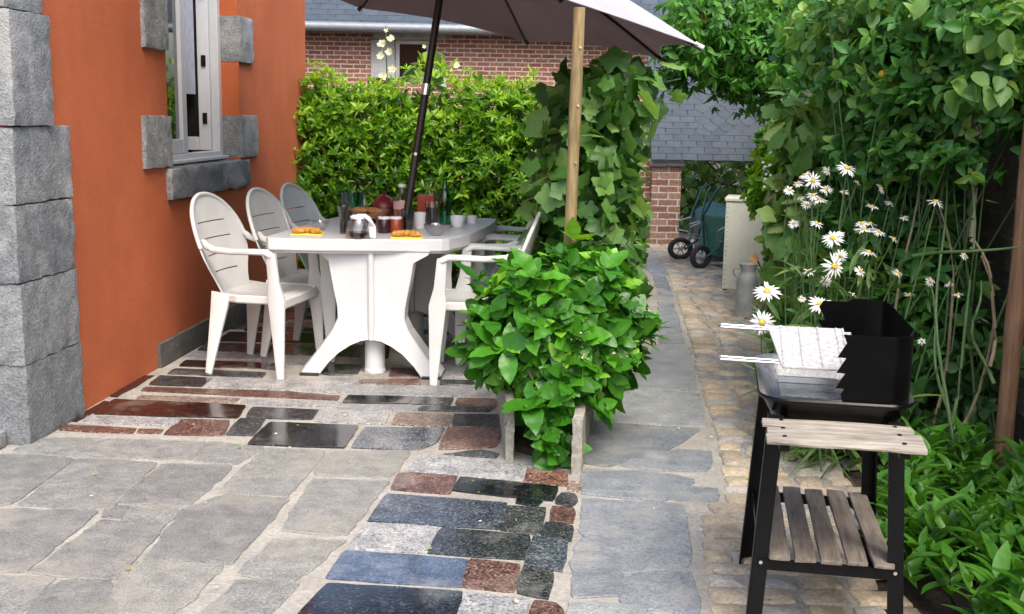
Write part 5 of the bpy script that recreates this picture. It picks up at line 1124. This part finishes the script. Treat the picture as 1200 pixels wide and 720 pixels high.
# rose bush upper right
o = (1.9, 4.6, 0)
rb = shrub('rose_bush', 'big climbing rose bush overhanging the dark fence with one yellow bloom', 'rose bush', o, rel([(1060, 60, 4.6, .28, .35, .22), (1120, 40, 4.5, .30, .35, .25), (1180, 60, 4.3, .25, .35, .25), (1030, 110, 4.8, .20, .3, .18), (1090, 130, 4.5, .22, .3, .18), (1140, 120, 4.3, .18, .25, .14), (1200, 20, 4.3, .4, .4, .35), (1040, 10, 4.8, .3, .3, .2), (1000, 60, 5.0, .2, .3, .2), (1060, 190, 4.6, .18, .3, .12), (1010, 180, 4.9, .16, .3, .14), (1120, 190, 4.3, .12, .2, .08), (1250, 100, 4.2, .3, .3, .3), (985, 20, 5.2, .24, .3, .22)], o), 1500, SER2, M['l_rose'], .066, 5, shell=.6, tm=.64, spread=(45, 90), nst=26, bases=[(-.1, -.1, 0), (0, 0, 0), (-.2, .1, 0), (.1, -.2, 0), (-.3, .2, 0)])
rp = D(1033, 90, 4.55)-Vector(o); mb = MB()
mb.lathe([(0, -.012), (.012, -.008), (.018, .005), (.015, .02), (.006, .026), (0, .02)], M['petal_yellow'], 14, Matrix.Translation(rp) @ Matrix.Rotation(.4, 4, 'Y')); fl = mb.build('rose_bloom', rb, smooth=True)
mb = MB(); mb.sweep([rp+Vector((.0, 0, -.01)), rp+Vector((.015, 0, -.06)), rp+Vector((.03, .03, -.13))], .003, M['green_stem'], n=6); mb.build('bloom_stalk', rb)
# bare canes
mb = MB()
for (x0_, y0_, Y0), (x1_, y1_, Y1), bend in [((1105, 540, 4.0), (1135, 190, 4.3), .05), ((1120, 545, 3.95), (1110, 200, 4.4), -.05), ((1060, 520, 4.3), (1080, 200, 4.5), -.06), ((1035, 500, 4.5), (1040, 230, 4.7), .03), ((1128, 540, 4.0), (1090, 330, 4.4), -.03), ((1110, 530, 4.1), (1150, 300, 4.2), .1), ((1085, 520, 4.2), (1100, 240, 4.4), .08), ((1070, 300, 4.3), (1196, 290, 3.9), -.03), ((1160, 430, 4.0), (1140, 280, 4.1), .05), ((1165, 450, 4.0), (1150, 330, 4.1), -.05), ((1140, 530, 4.2), (1120, 250, 4.6), .03)]:
    a = D(x0_, y0_, Y0)-Vector(o); b = D(x1_, y1_, Y1)-Vector(o); pts = [a.lerp(b, t)+Vector((bend*math.sin(math.pi*t)+.012*math.sin(t*9), .02*math.sin(t*7), 0)) for t in [k/10 for k in range(11)]]
    mb.sweep(pts, [(.0075*(1-.5*k/10),)*2 for k in range(11)], M['vine_stem'] if random.random() < .35 else M['green_stem'], n=7)
mb.build('bare_cane', rb, smooth=True)
# mid-height greenery behind the barbecue
o = (1.55, 5.1, 0); shrub('lily_clump', 'dense green mid height foliage behind the daisies', 'perennial', o, rel([(1010, 260, 5.0, .2, .3, .15), (1000, 330, 4.9, .25, .3, .2), (1040, 400, 4.6, .2, .3, .2), (960, 400, 4.8, .16, .25, .2), (1080, 340, 4.7, .2, .3, .25), (1060, 270, 4.9, .2, .3, .16)], o), 620, OVN, M['l_rose'], .10, 6, tm=.55, droop=.3)
o = (1.9, 5.4, 0); shrub('shade_foliage', 'foliage coloured dark to put shade among the roses and along the fence', 'undergrowth', o, rel([(1120, 430, 4.6, .25, .4, .3), (1080, 480, 4.4, .2, .3, .2), (1060, 300, 5.0, .25, .3, .3), (1020, 480, 4.5, .2, .3, .2), (1040, 200, 5.6, .4, .5, .4), (1130, 60, 4.9, .3, .3, .25), (1100, 20, 5.6, .5, .5, .4)], o), 1500, OV, M['l_shade'], .085, 5, shell=.9, tm=.4)  # dark leaf colour fills the gaps between the roses with shade
# low mass to the far right of the path
o = (2.6, 7.4, 0); shrub('background_shrub', 'tall dark green shrub filling the gap between tree and fence', 'shrub', o, rel([(990, 140, 7.3, .4, .5, .4), (1040, 200, 7.2, .5, .5, .5), (1000, 300, 7.0, .5, .5, .5), (1090, 100, 7.3, .6, .5, .6), (980, 60, 7.6, .4, .4, .4), (1100, 300, 7.0, .6, .5, .5), (1000, 400, 7.0, .4, .4, .3)], o), 1500, OV, M['l_rose'], .10, 5, shell=.5, tm=.5)
# ---- climbing plant leaves on top right (large bright leaves)
o = (1.6, 5.0, 0); shrub('climbing_bean', 'broad bright green climbing leaves at the top above the roses', 'climber', o, rel([(1010, 20, 4.9, .18, .2, .12), (1060, -10, 4.6, .22, .2, .12), (960, 45, 5.1, .13, .2, .12), (1120, 5, 4.3, .2, .2, .10), (1150, 100, 4.1, .12, .2, .06), (990, 90, 5.0, .14, .2, .10), (1170, 30, 4.1, .12, .2, .08)], o), 480, ROUND, M['l_vine'], .07, single=True, tm=.7, ts=.25)
# ---- daisies
o = (1.32, 4.55, 0); dz_ = thing('daisy_plant', 'tall clump of white daisies with yellow centres behind the barbecue', 'daisies', o)
def daisy(parent, c, r, face):
    d = Vector(face).normalized(); x = d.cross(Vector((0, 0, 1))).normalized(); y = x.cross(d); P_ = []; Dd = []; Nn = []
    n_ = random.choice([15, 17, 19]); dr_ = random.uniform(-.3, .3); dr2 = random.uniform(0, 6)
    for k in range(n_):
        a = 6.283*k/n_+random.uniform(-.12, .12); rd = x*math.cos(a)+y*math.sin(a)+d*(random.uniform(-.35, .15)+dr_*math.cos(a+dr2)); P_.append(tuple(c+rd.normalized()*r*.18)); Dd.append(tuple(rd)); Nn.append(tuple(d))
    f = leaves('daisy_flower', parent, M['petal_white'], T_ovate(.11, 3, .05, .12), P_, Dd, Nn, RNG.uniform(.75, .9, n_)*r)
    mb = MB(); q = d.to_track_quat('Z', 'Y').to_matrix().to_4x4(); mb.lathe([(r*.2, -.002), (r*.2, .003), (r*.12, .006), (0, .007)], M['daisy_eye'], 14, Matrix.Translation(c) @ q); mb.build('centre', f, smooth=True)
fl_ = [(893, 378, 4.05, .054, (-.15, -1, .25)), (899, 341, 4.15, .054, (-.2, -1, .8)), (961, 356, 3.9, .042, (.1, -1, 1.2)), (953, 229, 4.6, .035, (0, -1, 1.6)), (943, 205, 4.7, .03, (-.3, -1, .5)), (953, 212, 4.65, .036, (.2, -1, 1.5)), (925, 223, 4.7, .03, (-.5, -1, .9)), (993, 197, 4.5, .045, (.1, -.6, 1.6)), (960, 234, 4.6, .036, (0, -1, 2)), (1033, 221, 4.5, .03, (.3, -.7, 1.4)), (1097, 236, 4.2, .045, (.1, -.4, 1.8)), (976, 279, 4.4, .05, (-.3, -.8, 1.2)), (982, 275, 4.45, .03, (0, -1, 1)), (1013, 269, 4.4, .04, (.2, -.7, 1.8)), (1022, 242, 4.5, .03, (0, -1, 2)), (1030, 272, 4.4, .03, (.2, -.8, 1.7)), (978, 312, 4.2, .055, (.5, -1, .4)), (1018, 295, 4.35, .042, (.1, -.5, 2)), (957, 262, 4.5, .034, (0, -1, 1.4)), (1123, 345, 4.1, .025, (.1, -.7, 1.4)), (1112, 333, 4.2, .02, (0, -1, 1)), (1066, 345, 4.4, .025, (0, -1, .6)), (940, 350, 4.3, .02, (0, -1, 1)), (1043, 238, 4.5, .022, (0, -1, 1.3)), (945, 240, 4.65, .025, (-.2, -1, .9)), (968, 222, 4.6, .03, (.3, -.8, 1.2)), (936, 215, 4.7, .026, (-.6, -.8, .6)), (1010, 262, 4.45, .03, (.4, -.6, 1.3)), (1048, 280, 4.4, .026, (.5, -.6, 1)), (985, 300, 4.3, .034, (-.4, -.6, 1)), (1000, 345, 4.3, .026, (.3, -.8, .6)), (1090, 330, 4.2, .022, (.2, -.9, .7)), (1080, 400, 4.2, .02, (0, -1, .4)), (948, 318, 4.35, .03, (-.5, -.7, .8)), (930, 262, 4.7, .024, (-.4, -.8, 1)), (938, 232, 4.75, .024, (-.4, -.8, 1.2)), (970, 200, 4.7, .026, (.1, -.8, 1.5)), (1005, 214, 4.6, .024, (.2, -.8, 1.5)), (1020, 262, 4.5, .034, (.3, -.6, 1.8)), (1060, 255, 4.4, .022, (.3, -.7, 1.6)), (1008, 318, 4.3, .03, (.3, -.8, 1)), (968, 330, 4.3, .024, (-.2, -.9, .6)), (1052, 320, 4.3, .024, (.2, -.9, 1)), (1130, 300, 4.1, .022, (.2, -.9, 1.2)), (990, 225, 4.6, .025, (0, -1, 1.8))]
mbs = MB()
for x, y, Y, r, fc in fl_:
    c = D(x, y, Y)-Vector(o); fc = tuple(np.array(fc)+RNG.normal(size=3)*.35+np.array([0, 0, .25])); daisy(dz_, c, r*random.uniform(.85, 1.1), fc); b = Vector((c.x*.75+random.uniform(-.06, .06), c.y*.7+random.uniform(-.05, .1), .05)); f = Vector(fc).normalized()
    m1 = c-f*.12-Vector((0, 0, .1)); mbs.sweep([b, b.lerp(m1, .6)+Vector((0, 0, .05)), m1, c-f*.004], [(.004, .004), (.0035, .0035), (.003, .003), (.0025, .0025)], M['green_stem'], n=6)
mbs.build('flower_stalk', dz_, smooth=True)
n_ = 600; bz = np.stack([np.clip(RNG.normal(.02, .13, n_), -.2, .4), RNG.normal(.05, .2, n_), RNG.random(n_)**1.3*.8], 1); leaves('foliage', dz_, M['l_grass'], T_ovate(.07, 5, .2, .5), bz, unit(np.stack([RNG.normal(size=n_)*.6, RNG.normal(size=n_)*.6-.1, RNG.uniform(.1, 1.2, n_)], 1)), unit(UPV+RNG.normal(size=(n_, 3))*.4), RNG.uniform(.08, .2, n_), RNG.normal(.5, .25, n_))
# grass tuft hanging over the cobbles
g_ = thing('grass_tuft', 'tuft of narrow leaves hanging over the cobbles beneath the white daisies', 'plant', (1.27, 4.6, 0)); n_ = 260
bz = np.stack([RNG.normal(.0, .05, n_), RNG.normal(-.1, .12, n_), RNG.random(n_)*.36], 1); leaves('blade', g_, M['l_grass'], T_ovate(.035, 6, .2, .9), bz, unit(np.stack([RNG.normal(size=n_)*.35-.3, RNG.normal(size=n_)*.4-.2, RNG.uniform(.2, 1, n_)], 1)), unit(UPV+RNG.normal(size=(n_, 3))*.3), RNG.uniform(.10, .2, n_), RNG.normal(.5, .25, n_))
# orange lilies
o = (1.55, 5.9, 0); lo = thing('orange_lily', 'orange trumpet lilies peeping out between the faded leaves', 'lily', o)
mbs = MB()
for x, y, r in ((888, 306, .05), (938, 282, .05), (957, 281, .05), (935, 292, .035)):
    c = D(x, y, 5.7)-Vector(o); d = Vector((-.7, -.5, .45)).normalized(); xx = d.cross(Vector((0, 0, 1))).normalized(); yy = xx.cross(d)
    leaves('flower', lo, M['petal_orange'], T_ovate(.2, 4, .1, .2), [tuple(c)]*6, [tuple(d*1.3+xx*math.cos(k*1.047)+yy*math.sin(k*1.047)) for k in range(6)], [tuple(d)]*6, [r*1.0]*6)
    mbs.sweep([(0, 0, 0), (c*.6+Vector((0, 0, .05))), c], [(.006, .006), (.005, .005), (.004, .004)], M['green_stem'], n=6)
mbs.build('flower_stalk', lo, smooth=True)
# fallen daisy on the cobbles
fd = thing('fallen_daisy', 'white daisy head hanging low over the cobbles by the barbecue leg', 'flower', G(893, 497)+Vector((0, 0, .0)))
daisy(fd, Vector((0, 0, .03)), .035, (0, -.5, 1))
# ---- broad lance leaved ground plants, lower right: separate clumps
lp = [(1.36, 2.75), (1.30, 3.0), (1.52, 2.9), (1.45, 3.2), (1.65, 3.1), (1.40, 3.45), (1.62, 3.4), (1.75, 3.25), (1.34, 2.5), (1.55, 2.6), (1.75, 2.75), (1.30, 3.55), (1.45, 3.75), (1.7, 3.65), (1.28, 3.25), (1.85, 3.5), (1.6, 3.95), (1.8, 3.85)]
lab = ['at the bottom right edge', 'beside the barbecue leg', 'in the lower right corner', 'right of the wooden shelf', 'below the leaning post', 'behind the barbecue shelf', 'left of the leaning post base', 'right of the leaning post base', 'lowest by the bottom edge', 'between the corner and the barbecue', 'furthest right along the frame edge', 'behind the barbecue rack', 'behind the side shelf by the canes', 'at the foot of the bare canes', 'touching the barbecue lower rack', 'against the fence on the right', 'in the shade behind the canes', 'in the shade right of the post']
for i, (x, y) in enumerate(lp):
    root = thing('broad_leaf_plant', 'clump of upright bright green pointed leaves '+lab[i], 'plant', (x, y, .04), 0, 'broad leaved clumps beside the barbecue')
    ns_ = 9; b = np.stack([RNG.normal(0, .07, ns_), RNG.normal(0, .07, ns_), np.zeros(ns_)], 1); P_, Dd, Nn, Ss = [], [], [], []
    for s in range(ns_):
        hgt = RNG.uniform(.10, .22); ax = unit(np.array([b[s, 0]*2.5+RNG.normal()*.15, b[s, 1]*2.5-.1+RNG.normal()*.15, 1.0]))
        for k in range(8):
            t = (k+1)/8; an = k*2.4+s; r_ = np.array([math.cos(an), math.sin(an), .85+.8*t]); P_.append(b[s]+ax*hgt*t); Dd.append(r_); Nn.append(np.array([-math.cos(an)*.6, -math.sin(an)*.6, 1.0])); Ss.append(RNG.uniform(.09, .15)*(1.1-.3*t))
    leaves('foliage', root, M['l_lily'], T_ovate(.165, 6, .22, .4), P_, Dd, Nn, Ss, RNG.normal(.5, .2, len(P_)))
# small weeds at foot of vine / mortar debris
mb = MB()
for k in range(70):
    x, y = (random.uniform(-1.6, .9), random.uniform(2.9, 5.4)) if k < 45 else (random.uniform(.5, 1.2), random.uniform(3, 9)); a = random.random()*6; r_ = random.uniform(.003, .011)
    mb.add([(x+r_*math.cos(a+q)*(1 if q % 2 else .5), y+r_*math.sin(a+q), .012+random.uniform(0, .004)) for q in (0, 1.57, 3.14, 4.71)], [(0, 1, 2, 3)], random.choice([M['petal_white'], M['petal_cream'], M['l_faded'], M['l_faded']]), random.random())
tag(mb.build('leaf_litter'), 'tiny fallen petals and leaf scraps scattered over the paving', 'litter', kind='stuff')
print('objects', len(bpy.data.objects))
